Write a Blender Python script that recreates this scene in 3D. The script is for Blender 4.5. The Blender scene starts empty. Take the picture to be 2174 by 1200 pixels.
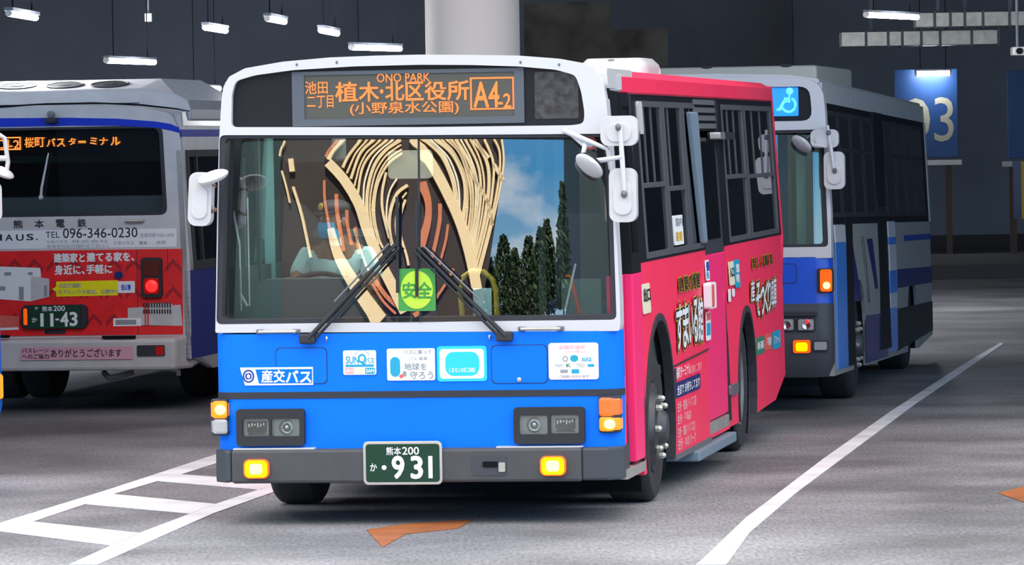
import bpy, bmesh, math, random
import numpy as np
from mathutils import Vector, Matrix
from mathutils.geometry import tessellate_polygon
random.seed(7)
C = bpy.context.scene.collection
SC = bpy.context.scene
# ------------------------------------------------------------------ camera
FPX, CAMH, PITCH, ROLL = 10600.0, 2.28, math.atan(295/10600.0), 0.017
_f = np.array([0, math.cos(PITCH), -math.sin(PITCH)])
_zu = np.array([0, math.sin(PITCH), math.cos(PITCH)])
_xr = np.array([1.0, 0, 0])
CR = math.cos(ROLL)*_xr - math.sin(ROLL)*_zu
CU = math.sin(ROLL)*_xr + math.cos(ROLL)*_zu
CP = np.array([0, 0, CAMH])
cd = bpy.data.cameras.new('camera'); co = bpy.data.objects.new('camera', cd); C.objects.link(co)
cd.sensor_width = 36; cd.lens = FPX/2174*36; cd.clip_end = 2000; cd.clip_start = 0.5
m = Matrix.Identity(4)
for i in range(3):
    m[i][0] = CR[i]; m[i][1] = CU[i]; m[i][2] = -_f[i]; m[i][3] = CP[i]
co.matrix_world = m
SC.camera = co
# ------------------------------------------------------------------ world, sun, exposure
SKY = 1.9
w = bpy.data.worlds.new('world'); SC.world = w; w.use_nodes = True
nt = w.node_tree; N = nt.nodes; L = nt.links
bg = N['Background']
tc = N.new('ShaderNodeTexCoord'); sp = N.new('ShaderNodeSeparateXYZ'); L.new(tc.outputs['Generated'], sp.inputs[0])
rp = N.new('ShaderNodeValToRGB'); L.new(sp.outputs['Z'], rp.inputs[0])
e = rp.color_ramp.elements
e[0].position = 0.0; e[0].color = (.36, .58, .74, 1)
e[1].position = 0.55; e[1].color = (1.0, .97, .93, 1)
k = e.new(0.13); k.color = (.08, .34, .66, 1); k = e.new(0.22); k.color = (.14, .38, .72, 1)
mp = N.new('ShaderNodeMapping'); mp.inputs['Scale'].default_value = (4, 4, 13); L.new(tc.outputs['Generated'], mp.inputs[0])
mp.inputs['Rotation'].default_value = (0, .5, 0)
nz = N.new('ShaderNodeTexNoise'); nz.inputs['Scale'].default_value = 1.2; nz.inputs['Detail'].default_value = 6; L.new(mp.outputs[0], nz.inputs['Vector'])
cr = N.new('ShaderNodeValToRGB'); cr.color_ramp.elements[0].position = .52; cr.color_ramp.elements[1].position = .74; L.new(nz.outputs[0], cr.inputs[0])
mx = N.new('ShaderNodeMixRGB'); mx.inputs[2].default_value = (.95, .95, .95, 1); L.new(cr.outputs[0], mx.inputs[0]); L.new(rp.outputs[0], mx.inputs[1])
L.new(mx.outputs[0], bg.inputs[0]); bg.inputs[1].default_value = SKY
sd = bpy.data.lights.new('sun', 'SUN'); sd.energy = 9; sd.angle = .01; sd.color = (1, .95, .86)
so = bpy.data.objects.new('sun', sd); C.objects.link(so)
so.rotation_euler = Vector((-.45, -1.0, -.95)).to_track_quat('-Z', 'Y').to_euler()
SC.view_settings.view_transform = 'Standard'; SC.view_settings.look = 'None'
SC.view_settings.exposure = 0.75; SC.view_settings.gamma = 1; SC.view_settings.use_curve_mapping = False
# ------------------------------------------------------------------ projection helpers (pixel of the photo -> plane in the place)
def ray(px, py): return (px-1087)/FPX*CR - (py-600)/FPX*CU + _f
def ground(px, py, z=0.0):
    d = ray(px, py); return CP + d*((z-CAMH)/d[2])
def atY(px, py, Y):
    d = ray(px, py); return CP + d*(Y/d[1])
# ------------------------------------------------------------------ materials
def s2l(v):
    v /= 255.0
    return v/12.92 if v <= .04045 else ((v+.055)/1.055)**2.4
def col(r, g, b): return (s2l(r), s2l(g), s2l(b), 1)
def mat(name, c, rough=.5, metal=0, emit=None, es=0, coat=0, noise=0, nscale=8, spec=.5, bump=0):
    m = bpy.data.materials.new(name); m.use_nodes = True
    b = m.node_tree.nodes['Principled BSDF']; nt = m.node_tree
    b.inputs['Base Color'].default_value = c; b.inputs['Roughness'].default_value = rough; b.inputs['Metallic'].default_value = metal
    b.inputs['Coat Weight'].default_value = coat; b.inputs['Coat Roughness'].default_value = .08; b.inputs['Specular IOR Level'].default_value = spec
    if emit: b.inputs['Emission Color'].default_value = emit; b.inputs['Emission Strength'].default_value = es
    if noise:
        t = nt.nodes.new('ShaderNodeTexCoord'); n = nt.nodes.new('ShaderNodeTexNoise'); n.inputs['Scale'].default_value = nscale; n.inputs['Detail'].default_value = 5
        nt.links.new(t.outputs['Object'], n.inputs['Vector'])
        r = nt.nodes.new('ShaderNodeValToRGB'); lo, hi = 1-noise, 1+noise*.4
        r.color_ramp.elements[0].position = .3; r.color_ramp.elements[1].position = .7
        r.color_ramp.elements[0].color = tuple(min(1, x*lo) for x in c[:3])+(1,); r.color_ramp.elements[1].color = tuple(min(1, x*hi) for x in c[:3])+(1,)
        nt.links.new(n.outputs[0], r.inputs[0]); nt.links.new(r.outputs[0], b.inputs['Base Color'])
        if bump:
            bp = nt.nodes.new('ShaderNodeBump'); bp.inputs['Strength'].default_value = bump; nt.links.new(n.outputs[0], bp.inputs['Height']); nt.links.new(bp.outputs[0], b.inputs['Normal'])
    return m
def glass(name, tint, refl, rough=0.0):
    m = bpy.data.materials.new(name); m.use_nodes = True; nt = m.node_tree; nt.nodes.remove(nt.nodes['Principled BSDF'])
    t = nt.nodes.new('ShaderNodeBsdfTransparent'); t.inputs[0].default_value = tint
    g = nt.nodes.new('ShaderNodeBsdfGlossy'); g.inputs['Roughness'].default_value = rough
    x = nt.nodes.new('ShaderNodeMixShader'); f = nt.nodes.new('ShaderNodeFresnel'); f.inputs[0].default_value = 1.5
    a = nt.nodes.new('ShaderNodeMath'); a.operation = 'ADD'; a.use_clamp = True; a.inputs[1].default_value = refl
    nt.links.new(f.outputs[0], a.inputs[0]); nt.links.new(a.outputs[0], x.inputs[0])
    nt.links.new(t.outputs[0], x.inputs[1]); nt.links.new(g.outputs[0], x.inputs[2]); nt.links.new(x.outputs[0], nt.nodes['Material Output'].inputs[0])
    return m
def ledmat(name, c, strength, pitch):
    m = bpy.data.materials.new(name); m.use_nodes = True; nt = m.node_tree; b = nt.nodes['Principled BSDF']
    b.inputs['Base Color'].default_value = (.05, .03, .02, 1)
    t = nt.nodes.new('ShaderNodeTexCoord'); s = nt.nodes.new('ShaderNodeSeparateXYZ'); nt.links.new(t.outputs['Object'], s.inputs[0])
    out = None
    for ax in ('X', 'Z'):
        q = nt.nodes.new('ShaderNodeMath'); q.operation = 'MULTIPLY'; q.inputs[1].default_value = 2*math.pi/pitch; nt.links.new(s.outputs[ax], q.inputs[0])
        sn = nt.nodes.new('ShaderNodeMath'); sn.operation = 'SINE'; nt.links.new(q.outputs[0], sn.inputs[0])
        ma = nt.nodes.new('ShaderNodeMath'); ma.operation = 'MULTIPLY_ADD'; ma.inputs[1].default_value = .38; ma.inputs[2].default_value = .72; nt.links.new(sn.outputs[0], ma.inputs[0])
        if out is None: out = ma
        else:
            mu = nt.nodes.new('ShaderNodeMath'); mu.operation = 'MULTIPLY'; nt.links.new(out.outputs[0], mu.inputs[0]); nt.links.new(ma.outputs[0], mu.inputs[1]); out = mu
    k = nt.nodes.new('ShaderNodeMath'); k.operation = 'MULTIPLY'; k.inputs[1].default_value = strength; nt.links.new(out.outputs[0], k.inputs[0])
    nt.links.new(k.outputs[0], b.inputs['Emission Strength']); b.inputs['Emission Color'].default_value = c
    return m
M = {}
M['white'] = mat('white_paint', (.62, .61, .635, 1), .4, coat=.2)
M['offwhite'] = mat('worn_white_paint', (.62, .60, .60, 1), .4, coat=.2, noise=.1, nscale=5)
M['blue'] = mat('bright_blue_paint', (.0, .185, .98, 1), .45, coat=.05, spec=.15, noise=.06, nscale=2)
M['pink'] = mat('magenta_pink_paint', (1.0, .042, .115, 1), .45, coat=.04, spec=.2, noise=.06, nscale=2)
M['pinkdoor'] = mat('hot_pink_door_paint', (1.0, .035, .18, 1), .4, coat=.06, spec=.25)
M['black'] = mat('black_rubber', (.018, .018, .022, 1), .6)
M['gasket'] = mat('dark_grey_gasket', (.04, .04, .048, 1), .6, spec=.25)
M['satin'] = mat('satin_black_panel', (.010, .011, .015, 1), .45, spec=.25)
M['darkframe'] = mat('dark_window_frame', (.075, .078, .088, 1), .5)
M['faint'] = mat('faint_dark_frame', (.03, .033, .04, 1), .5)
M['bumper'] = mat('charcoal_bumper', (.068, .068, .072, 1), .6, noise=.12, nscale=6)
M['bumper_end'] = mat('dark_bumper_end', (.05, .055, .065, 1), .55)
M['seam'] = mat('dark_seam', (.01, .03, .12, 1), .6)
M['greyframe'] = mat('grey_aluminium', (.16, .165, .18, 1), .45, metal=.3)
M['steelblue'] = mat('blue_grey_post', (.18, .24, .30, 1), .45)
M['metal'] = mat('galvanised_metal', (.6, .58, .53, 1), .4, metal=.7, noise=.2)
M['chrome'] = mat('chrome', (.75, .75, .76, 1), .18, metal=1)
M['rim'] = mat('painted_steel_rim', (.20, .20, .21, 1), .5, metal=.4, noise=.3, nscale=9)
M['tyre'] = mat('tyre_rubber', (.028, .028, .031, 1), .8, noise=.25, nscale=20)
M['chassis'] = mat('chassis_black', (.012, .012, .014, 1), .9, spec=.05)
M['lining'] = mat('dark_bus_lining', (.045, .055, .058, 1), .7)
M['teal'] = mat('pale_teal_trim', (.26, .50, .46, 1), .5)
M['dash'] = mat('dashboard_slate', (.06, .085, .10, 1), .6)
M['yellowrail'] = mat('yellow_handrail', (.62, .40, .03, 1), .35)
M['orangepole'] = mat('orange_handrail', (.75, .16, .03, 1), .35)
M['glass_ws'] = glass('windscreen_glass', (.80, .93, .89, 1), .22)
M['glass_side'] = glass('tinted_side_glass', (.12, .14, .16, 1), .06)
M['glass_rear'] = glass('grey_rear_glass', (.72, .76, .77, 1), .03)
M['postbrown'] = mat('dull_brown_post', (.10, .07, .055, 1), .8)
M['sidenavy'] = mat('navy_side_paint', (.03, .045, .36, 1), .55, spec=.08)
M['dimteal'] = mat('dark_teal_blocker', (.012, .03, .03, 1), .5)  # for the added blocks that darken both ends of the windscreen reflection
M['glass_pale'] = glass('clear_glass', (.85, .9, .9, 1), .02)
M['lens_white'] = mat('clear_lens', (.42, .42, .43, 1), .15, coat=.8)
M['reflector'] = mat('lamp_reflector', (.42, .42, .42, 1), .35, metal=.35)
M['rim_dark'] = mat('dark_mottled_rim', (.085, .085, .09, 1), .5, metal=.4, noise=.4, nscale=9)  # front rims: darker and blotchier than the rear ones
M['lens_orange'] = mat('orange_lens', (.85, .12, .01, 1), .25, coat=.6, emit=(1, .13, .0, 1), es=.35)
M['lit_orange'] = mat('lit_orange_lens', (.8, .2, .01, 1), .25, emit=(1, .20, .0, 1), es=.7)
M['lit_amber'] = mat('lit_amber_bulb', (1, .6, .1, 1), .3, emit=(1, .72, .12, 1), es=3)
M['lit_yellow'] = mat('lit_yellow_lens', (.3, .2, .0, 1), .3, emit=(1, .70, .0, 1), es=.72, spec=.2)
M['lit_hot'] = mat('lit_lamp_core', (1, .9, .4, 1), .3, emit=(1, .88, .10, 1), es=1.0)
M['red_lens'] = mat('red_lens', (.6, .01, .01, 1), .25, coat=.5)
M['red_lit'] = mat('lit_red_lens', (.9, .02, .02, 1), .25, emit=(1, .02, .02, 1), es=.9)
M['dark_red'] = mat('dark_amber_lens', (.12, .02, .012, 1), .3)
M['led'] = ledmat('orange_led_dots', (1, .20, .025, 1), 1.9, .0085)
M['led2'] = ledmat('orange_led_glow', (1, .24, .02, 1), 1.6, .02)
M['ledscreen'] = mat('led_screen', (.075, .075, .06, 1), .5)
M['ledframe'] = mat('display_frame_grey', (.085, .10, .12, 1), .5)
M['green_plate'] = mat('green_number_plate', (.010, .050, .027, 1), .5, spec=.3)
M['paper'] = mat('white_sticker', (.86, .86, .86, 1), .45)
M['palepaper'] = mat('pale_pink_sticker', (.88, .74, .76, 1), .45)
M['ink'] = mat('black_ink', (.02, .02, .025, 1), .5)
M['greyink'] = mat('grey_ink', (.30, .31, .34, 1), .5)
M['inkblue'] = mat('deep_blue_ink', (.02, .06, .32, 1), .5)
M['inkteal'] = mat('teal_ink', (.01, .36, .55, 1), .5)
M['inkgreen'] = mat('green_ink', (.03, .22, .13, 1), .5)
M['inkred'] = mat('red_ink', (.75, .12, .10, 1), .5)
M['inkpink'] = mat('pale_red_ink', (.85, .42, .45, 1), .5)
M['cyan'] = mat('cyan_sticker', (.02, .62, .85, 1), .4)
M['yellow'] = mat('yellow_sticker', (.95, .84, .0, 1), .45)
M['cream'] = mat('cream_sticker', (.82, .76, .55, 1), .45)
M['gold'] = mat('golden_yellow_ink', (.72, .45, .03, 1), .45)
M['lime'] = mat('lime_sticker', (.50, .78, .05, 1), .45)
M['dkgreen'] = mat('dark_green_sticker', (.05, .30, .05, 1), .45)
M['navy'] = mat('navy_paint', (.012, .022, .16, 1), .4, coat=.3)
M['stripe'] = mat('royal_blue_stripe', (.02, .05, .55, 1), .5, spec=.1)
M['red'] = mat('red_advert', (.90, .016, .018, 1), .45, noise=.16, nscale=7)
M['pinkpaper'] = mat('pink_sticker', (.72, .36, .46, 1), .5)
M['beige'] = mat('beige_roof_unit', (.48, .45, .38, 1), .5)
M['greyside'] = mat('grey_beige_side', (.32, .30, .285, 1), .5)
M['royal'] = mat('royal_blue_paint', (.008, .09, .62, 1), .35, coat=.3)
M['softblue'] = mat('mid_blue_paint', (.06, .26, .80, 1), .35, coat=.3)
M['greenpale'] = mat('pale_green_pillar', (.48, .66, .46, 1), .5)
M['rust'] = mat('rusty_bracket', (.22, .11, .05, 1), .7)
M['signblue'] = mat('lit_sign_blue', (.02, .35, 1, 1), .4, emit=(.01, .16, .8, 1), es=.55)
M['signcyan'] = mat('lit_sign_cyan', (.2, .8, .9, 1), .4, emit=(.12, .62, .8, 1), es=.6)
M['whiteline'] = mat('white_road_paint', (.78, .79, .82, 1), .7, noise=.22, nscale=2.2)
M['orangeline'] = mat('worn_orange_road_paint', (.34, .10, .02, 1), .75, noise=.35, nscale=3)
# asphalt with stretched worn streaks
fm = bpy.data.materials.new('asphalt'); fm.use_nodes = True; nt = fm.node_tree; b = nt.nodes['Principled BSDF']
tcn = nt.nodes.new('ShaderNodeTexCoord')
def fnoise(sx, sy, sc, det):
    mp_ = nt.nodes.new('ShaderNodeMapping'); mp_.inputs['Scale'].default_value = (sx, sy, 1); nt.links.new(tcn.outputs['Object'], mp_.inputs[0])
    n_ = nt.nodes.new('ShaderNodeTexNoise'); n_.inputs['Scale'].default_value = sc; n_.inputs['Detail'].default_value = det; nt.links.new(mp_.outputs[0], n_.inputs['Vector']); return n_
n1 = fnoise(.55, .5, 1, 5); n2 = fnoise(46, 9, 1, 6)
r1 = nt.nodes.new('ShaderNodeValToRGB'); r1.color_ramp.elements[0].position = .36; r1.color_ramp.elements[1].position = .66
r1.color_ramp.elements[0].color = (.11, .11, .118, 1); r1.color_ramp.elements[1].color = (.27, .265, .285, 1)
nt.links.new(n1.outputs[0], r1.inputs[0])
mxx = nt.nodes.new('ShaderNodeMixRGB'); mxx.blend_type = 'OVERLAY'; mxx.inputs[0].default_value = .8
nt.links.new(r1.outputs[0], mxx.inputs[1]); nt.links.new(n2.outputs[0], mxx.inputs[2]); nt.links.new(mxx.outputs[0], b.inputs['Base Color'])
b.inputs['Roughness'].default_value = .75
M['asphalt'] = fm
M['wall'] = mat('dark_slate_wall', (.26, .30, .385, 1), .9, noise=.2, nscale=.4)
M['rough'] = mat('rough_brown_concrete', (.26, .235, .21, 1), .9, noise=.6, nscale=1.6, bump=.6)
M['ceil'] = mat('dark_ceiling', (.18, .20, .25, 1), .9)
M['column'] = mat('beige_column_paint', (.80, .69, .58, 1), .6)
M['kerb'] = mat('dark_kerb', (.05, .048, .05, 1), .8)
M['platform'] = mat('grey_platform', (.16, .165, .175, 1), .8)
M['tube'] = mat('lit_fluorescent_tube', (1, 1, 1, 1), .4, emit=(1, .97, 1, 1), es=30)
M['gateblue'] = mat('blue_gate_sign', (.012, .07, .24, 1), .5)
M['gatedigit'] = mat('cream_gate_digits', (.42, .42, .33, 1), .5)
M['tan'] = mat('tan_timber_rib', (.78, .60, .34, 1), .6)
M['terracotta'] = mat('terracotta_rib', (.55, .17, .07, 1), .6)
M['brown'] = mat('dark_brown_cladding', (.03, .019, .015, 1), .7)
M['leaf'] = mat('dark_green_leaf', (.022, .05, .012, 1), .6, noise=.5, nscale=2)
M['bark'] = mat('tree_bark', (.08, .06, .04, 1), .9)
M['skin'] = mat('skin', (.30, .15, .09, 1), .5)
M['shirt'] = mat('pale_teal_shirt', (.55, .78, .74, 1), .7)
M['mask'] = mat('blue_face_mask', (.03, .45, .75, 1), .6)
M['capdark'] = mat('dark_cap_fabric', (.02, .022, .03, 1), .7)
# ------------------------------------------------------------------ object helpers
def tag(o, label=None, cat=None, group=None, kind=None):
    if label: o['label'] = label
    if cat: o['category'] = cat
    if group: o['group'] = group
    if kind: o['kind'] = kind
    return o
def empty(name, loc, rz=0, **kw):
    o = bpy.data.objects.new(name, None); C.objects.link(o); o.location = loc; o.rotation_euler = (0, 0, rz); o.empty_display_size = .3
    return tag(o, **kw)
class MB:
    def __init__(s): s.bm = bmesh.new(); s.mats = []; s.cur = 0
    def use(s, m):
        if m not in s.mats: s.mats.append(m)
        s.cur = s.mats.index(m); return s
    def _face(s, vs):
        try: f = s.bm.faces.new(vs); f.material_index = s.cur; return f
        except ValueError: return None
    def box(s, a, b):
        x0, y0, z0 = a; x1, y1, z1 = b
        v = [s.bm.verts.new(p) for p in ((x0,y0,z0),(x1,y0,z0),(x1,y1,z0),(x0,y1,z0),(x0,y0,z1),(x1,y0,z1),(x1,y1,z1),(x0,y1,z1))]
        for q in ((0,3,2,1),(4,5,6,7),(0,1,5,4),(1,2,6,5),(2,3,7,6),(3,0,4,7)): s._face([v[i] for i in q])
        return s
    def loft(s, rings, close=True, caps=True):
        R = [[s.bm.verts.new(p) for p in r] for r in rings]; n = len(R[0])
        for a, b in zip(R, R[1:]):
            for i in range(n if close else n-1): s._face([a[i], a[(i+1) % n], b[(i+1) % n], b[i]])
        if caps and close: s._face(R[0][::-1]); s._face(R[-1])
        return s
    def tube(s, pts, r, seg=10):
        pts = [Vector(p) for p in pts]; rings = []
        up = Vector((0, 0, 1)); rr = r if isinstance(r, (list, tuple)) else [r]*len(pts)
        for i, p in enumerate(pts):
            d = (pts[min(i+1, len(pts)-1)] - pts[max(i-1, 0)]).normalized()
            u = d.cross(up if abs(d.z) < .95 else Vector((1, 0, 0))).normalized(); v = d.cross(u)
            rings.append([p + (u*math.cos(t) + v*math.sin(t))*rr[i] for t in [2*math.pi*k/seg for k in range(seg)]])
        return s.loft(rings)
    def ell(s, c, rad, seg=16, rings=10, rot=None):
        c = Vector(c); out = []
        for j in range(1, rings):
            ph = math.pi*j/rings
            ring = []
            for k in range(seg):
                t = 2*math.pi*k/seg; p = Vector((rad[0]*math.sin(ph)*math.cos(t), rad[1]*math.sin(ph)*math.sin(t), rad[2]*math.cos(ph)))
                ring.append(c + (rot @ p if rot else p))
            out.append(ring)
        return s.loft(out)
    def prism(s, mp_, loops, o0, o1):
        tri = tessellate_polygon([[Vector((p[0], p[1], 0)) for p in l] for l in loops])
        flat = [p for l in loops for p in l]
        A = [s.bm.verts.new(mp_(p[0], p[1], o0)) for p in flat]; B = [s.bm.verts.new(mp_(p[0], p[1], o1)) for p in flat]
        for t in tri:
            s._face([A[i] for i in t][::-1]); s._face([B[i] for i in t])
        k = 0
        for l in loops:
            n = len(l)
            for i in range(n): s._face([A[k+i], A[k+(i+1) % n], B[k+(i+1) % n], B[k+i]])
            k += n
        return s
    def lathe(s, c, axis, prof, seg=32):
        # prof: (radius, offset along axis 'x')
        c = Vector(c); rings = []
        for r, o in prof:
            ring = []
            for k in range(seg):
                t = 2*math.pi*k/seg; a, b_ = r*math.cos(t), r*math.sin(t)
                ring.append(c + (Vector((o, a, b_)) if axis == 'x' else Vector((a, o, b_)) if axis == 'y' else Vector((a, b_, o))))
            rings.append(ring)
        return s.loft(rings)
    def build(s, name, m=None, parent=None, smooth=False, bevel=0, label=None):
        if m and not s.mats: s.mats = [m]
        bmesh.ops.recalc_face_normals(s.bm, faces=s.bm.faces)
        me = bpy.data.meshes.new(name); s.bm.to_mesh(me); s.bm.free()
        for x in s.mats: me.materials.append(x)
        o = bpy.data.objects.new(name, me); C.objects.link(o)
        if parent: o.parent = parent
        if smooth:
            for p in me.polygons: p.use_smooth = True
            me.set_sharp_from_angle(angle=math.radians(38))
        if bevel:
            d = o.modifiers.new('bevel', 'BEVEL'); d.width = bevel; d.segments = 2; d.limit_method = 'ANGLE'; d.angle_limit = math.radians(50)
        if label: o['label'] = label
        return o
def rr(x0, z0, x1, z1, r, n=5):
    r = min(r, abs(x1-x0)/2*.99, abs(z1-z0)/2*.99); out = []
    for cx, cz, a0 in ((x1-r, z1-r, 0), (x0+r, z1-r, 90), (x0+r, z0+r, 180), (x1-r, z0+r, 270)):
        for k in range(n+1):
            t = math.radians(a0+90*k/n); out.append((cx+r*math.cos(t), cz+r*math.sin(t)))
    return out
def rpoly(pts, r, n=4):
    out = []; N_ = len(pts)
    for i in range(N_):
        p = Vector(pts[i]); a = Vector(pts[i-1]); b = Vector(pts[(i+1) % N_])
        d = min(r, (a-p).length*.45, (b-p).length*.45)
        s_ = p+(a-p).normalized()*d; t_ = p+(b-p).normalized()*d
        for k in range(n+1):
            q = k/n; v = s_*(1-q)**2 + p*2*q*(1-q) + t_*q*q; out.append((v.x, v.y))
    return out
_txt = {}
def text_polys(body, off=0.0):
    if (body, off) in _txt: return _txt[(body, off)]
    c = bpy.data.curves.new('t', 'FONT'); c.body = body; c.offset = off; c.resolution_u = 3
    o = bpy.data.objects.new('t', c); C.objects.link(o)
    dg = bpy.context.evaluated_depsgraph_get(); dg.update()
    me = bpy.data.meshes.new_from_object(o.evaluated_get(dg))
    vs = [(v.co.x, v.co.y) for v in me.vertices]; fs = [tuple(p.vertices) for p in me.polygons]
    bpy.data.objects.remove(o); bpy.data.curves.remove(c); bpy.data.meshes.remove(me)
    _txt[(body, off)] = (vs, fs); return vs, fs
def add_text(mb, mp_, body, box, off, bold=0.0):
    """lettering fitted into box (u0, v0, u1, v1), raised a hair off its sheet"""
    base, _ = text_polys(body, 0.0)
    xs = [v[0] for v in base]; ys = [v[1] for v in base]; x0, x1, y0, y1 = min(xs), max(xs), min(ys), max(ys)
    vs, fs = base, text_polys(body, 0.0)[1]
    u0, v0, u1, v1 = box; kx = (u1-u0)/max(1e-6, x1-x0); ky = (v1-v0)/max(1e-6, y1-y0)
    sh = [(0, 0)]
    if bold > .002: sh += [(math.cos(t), math.sin(t)) for t in [2*math.pi*k/(10 if bold > .05 else 6) for k in range(10 if bold > .05 else 6)]]
    if bold > .05: sh += [(.55*math.cos(t), .55*math.sin(t)) for t in (0.5, 2.1, 3.7, 5.2)]
    if body in ('1', 'ー', '-', 'ーーーー', '.'):
        V = [mb.bm.verts.new(mp_(u, v, off)) for u, v in ((u0, v0), (u1, v0), (u1, v1), (u0, v1))]; mb._face(V); return mb
    for i, (du, dv) in enumerate(sh):
        V = [mb.bm.verts.new(mp_(u0+(x-x0+du*bold)*kx, v0+(y-y0+dv*bold)*ky, off+i*1e-5)) for x, y in vs]
        for f in fs: mb._face([V[k] for k in f])
    return mb
class Bus:
    """a vehicle frame: x across, y away from the camera-facing end, z up"""
    def __init__(s, name, corner_px, corner_py, D, yaw, W=1.245, tumble=.075, L_=9.65, **kw):
        s.a = yaw; s.W = W; s.tb = tumble; s.L = L_
        s.ex = np.array([math.cos(yaw), -math.sin(yaw), 0]); s.ey = np.array([math.sin(yaw), math.cos(yaw), 0])
        p = atY(corner_px, corner_py, D); p[2] = 0; s.o = p - W*s.ex
        s.root = empty(name, tuple(s.o), -yaw, **kw)
    def X(s, z): return s.W if z < 1.25 else s.W - s.tb*min(1.15, (z-1.25)/1.35)
    def loc(s, P): d = np.array(P)-s.o; return np.array([d@s.ex, d@s.ey, d[2]])
    def wld(s, p): return s.o + p[0]*s.ex + p[1]*s.ey + np.array([0, 0, p[2]])
    def F(s, px, py, y=0.0):
        d = ray(px, py); t = (y-(CP-s.o)@s.ey)/(d@s.ey); p = s.loc(CP+t*d); return (p[0], p[2])
    def S(s, px, py, off=0.0):
        d = ray(px, py); x = s.W
        for _ in range(5):
            t = (x+off-(CP-s.o)@s.ex)/(d@s.ex); p = s.loc(CP+t*d); x = s.X(p[2])
        return (p[1], p[2])
    def FR(s, x0, y0, x1, y1, y=0.0):
        c = s.F((x0+x1)/2, (y0+y1)/2, y); l = s.F(x0, (y0+y1)/2, y); r_ = s.F(x1, (y0+y1)/2, y); t_ = s.F((x0+x1)/2, y0, y); b_ = s.F((x0+x1)/2, y1, y)
        hw = (r_[0]-l[0])/2; hh = (t_[1]-b_[1])/2
        return (c[0]-hw, c[1]-hh, c[0]+hw, c[1]+hh)
    def SR(s, x0, y0, x1, y1):
        """upright panel on the side: its edges are columns x0, x1, its height is read at the middle"""
        m0 = s.S(x0, (y0+y1)/2); m1 = s.S(x1, (y0+y1)/2); t_ = s.S((x0+x1)/2, y0); b_ = s.S((x0+x1)/2, y1)
        return (m0[0], b_[1], m1[0], t_[1])
    def mF(s, u, v, o): return (u, -o, v)
    def mS(s, u, v, o): return (s.X(v)+o, u, v)
    def mSL(s, u, v, o): return (-s.X(v)-o, u, v)
    def pF(s, name, m, loops, o0, o1, bevel=0, parent=None, label=None, smooth=False):
        return MB().prism(s.mF, loops, o0, o1).build(name, m, parent or s.root, bevel=bevel, label=label, smooth=smooth)
    def pS(s, name, m, loops, o0, o1, bevel=0, parent=None, label=None):
        return MB().prism(s.mS, loops, o0, o1).build(name, m, parent or s.root, bevel=bevel, label=label)
    def tF(s, name, m, items, o, parent=None, label=None, y=0.0):
        """items: (text, pixel rect, bold) or (text, pixel rect, bold, material)"""
        mb = MB(); mb.use(m)
        for it in items:
            if len(it) > 3: mb.use(it[3])
            add_text(mb, s.mF, it[0], s.FR(*it[1], y=y), o, it[2])
        return mb.build(name, None, parent or s.root, label=label)
    def tS(s, name, m, items, o, parent=None, label=None):
        mb = MB(); mb.use(m)
        for it in items:
            if len(it) > 3: mb.use(it[3])
            add_text(mb, s.mS, it[0], s.SR(*it[1]), o, it[2])
        return mb.build(name, None, parent or s.root, label=label)
def arc_pts(cx, cz, r, a0, a1, n=14):
    return [(cx+r*math.cos(math.radians(a0+(a1-a0)*k/n)), cz+r*math.sin(math.radians(a0+(a1-a0)*k/n))) for k in range(n+1)]
def wheel(root, x_out, y, R, width, side, hub='deep', label=None):
    """tyre as the part, its rim, hub and nuts below it; side +1 faces +x"""
    s = side
    t = MB().lathe((x_out, y, R), 'x', [(R*.60, -s*width), (R*.93, -s*width), (R*.985, -s*width*.93), (R, -s*width*.8), (R, -s*width*.2), (R*.985, -s*.025), (R*.93, 0), (R*.80, s*.006), (R*.62, -s*.015), (R*.60, -s*.03)], 44)
    tb = t.build('wheel', M['tyre'], root, smooth=True)
    if hub == 'front':
        prof = [(R*.61, -s*.05), (R*.60, -s*.01), (R*.55, -s*.02), (R*.50, -s*.03), (R*.44, s*.02), (R*.34, s*.03), (R*.26, s*.03), (R*.22, s*.06), (R*.17, s*.08), (.01, s*.083)]; nr, no = R*.385, .025
    else:
        prof = [(R*.61, -s*.05), (R*.60, -s*.01), (R*.55, -s*.03), (R*.48, -s*.12), (R*.36, -s*.14), (R*.30, -s*.10), (R*.22, -s*.05), (.01, -s*.04)]; nr, no = R*.40, -.13
    rb = MB().lathe((x_out, y, R), 'x', prof, 36).build('rim', M['rim_dark'] if hub == 'front' else M['rim'], tb, smooth=True)
    for k in range(8):
        q = 2*math.pi*k/8
        MB().lathe((x_out, y+nr*math.cos(q), R+nr*math.sin(q)), 'x', [(.022, s*no), (.022, s*(no+.025)), (.012, s*(no+.04)), (.002, s*(no+.042))], 6).build('wheel_nut', M['metal'], tb)
    return tb
# ------------------------------------------------------------------ the setting
ROOF_Y = 37.0
fl = MB(); fl.prism(lambda u, v, o: (u, v, o), [[(-45, -75), (45, -75), (45, 152), (-45, 152)]], -.3, 0)
floor = tag(fl.build('floor', M['asphalt']), 'grey worn asphalt floor of the bus terminal', kind='structure')
def paint(name, pts, m, label):
    q = [tuple(ground(*p)[:2]) for p in pts]
    return MB().prism(lambda u, v, o: (u, v, o), [q], .001, .004).build(name, m, floor, label=label)
paint('lane_line', [(1478, 1200), (1487, 1193), (1583, 1101), (1748, 975), (1890, 875), (2046, 774), (2124, 728), (2130, 731), (2060, 779), (1945, 857), (1830, 943), (1688, 1049), (1592, 1131), (1546, 1195), (1541, 1200)], M['whiteline'], 'long white lane line to the right of the buses')
def z5(*p): return [(x/2.86, 900+y/2.86) for x, y in p]
lad = MB().use(M['whiteline'])
mpg = lambda u, v, o: (u, v, o)
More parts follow.
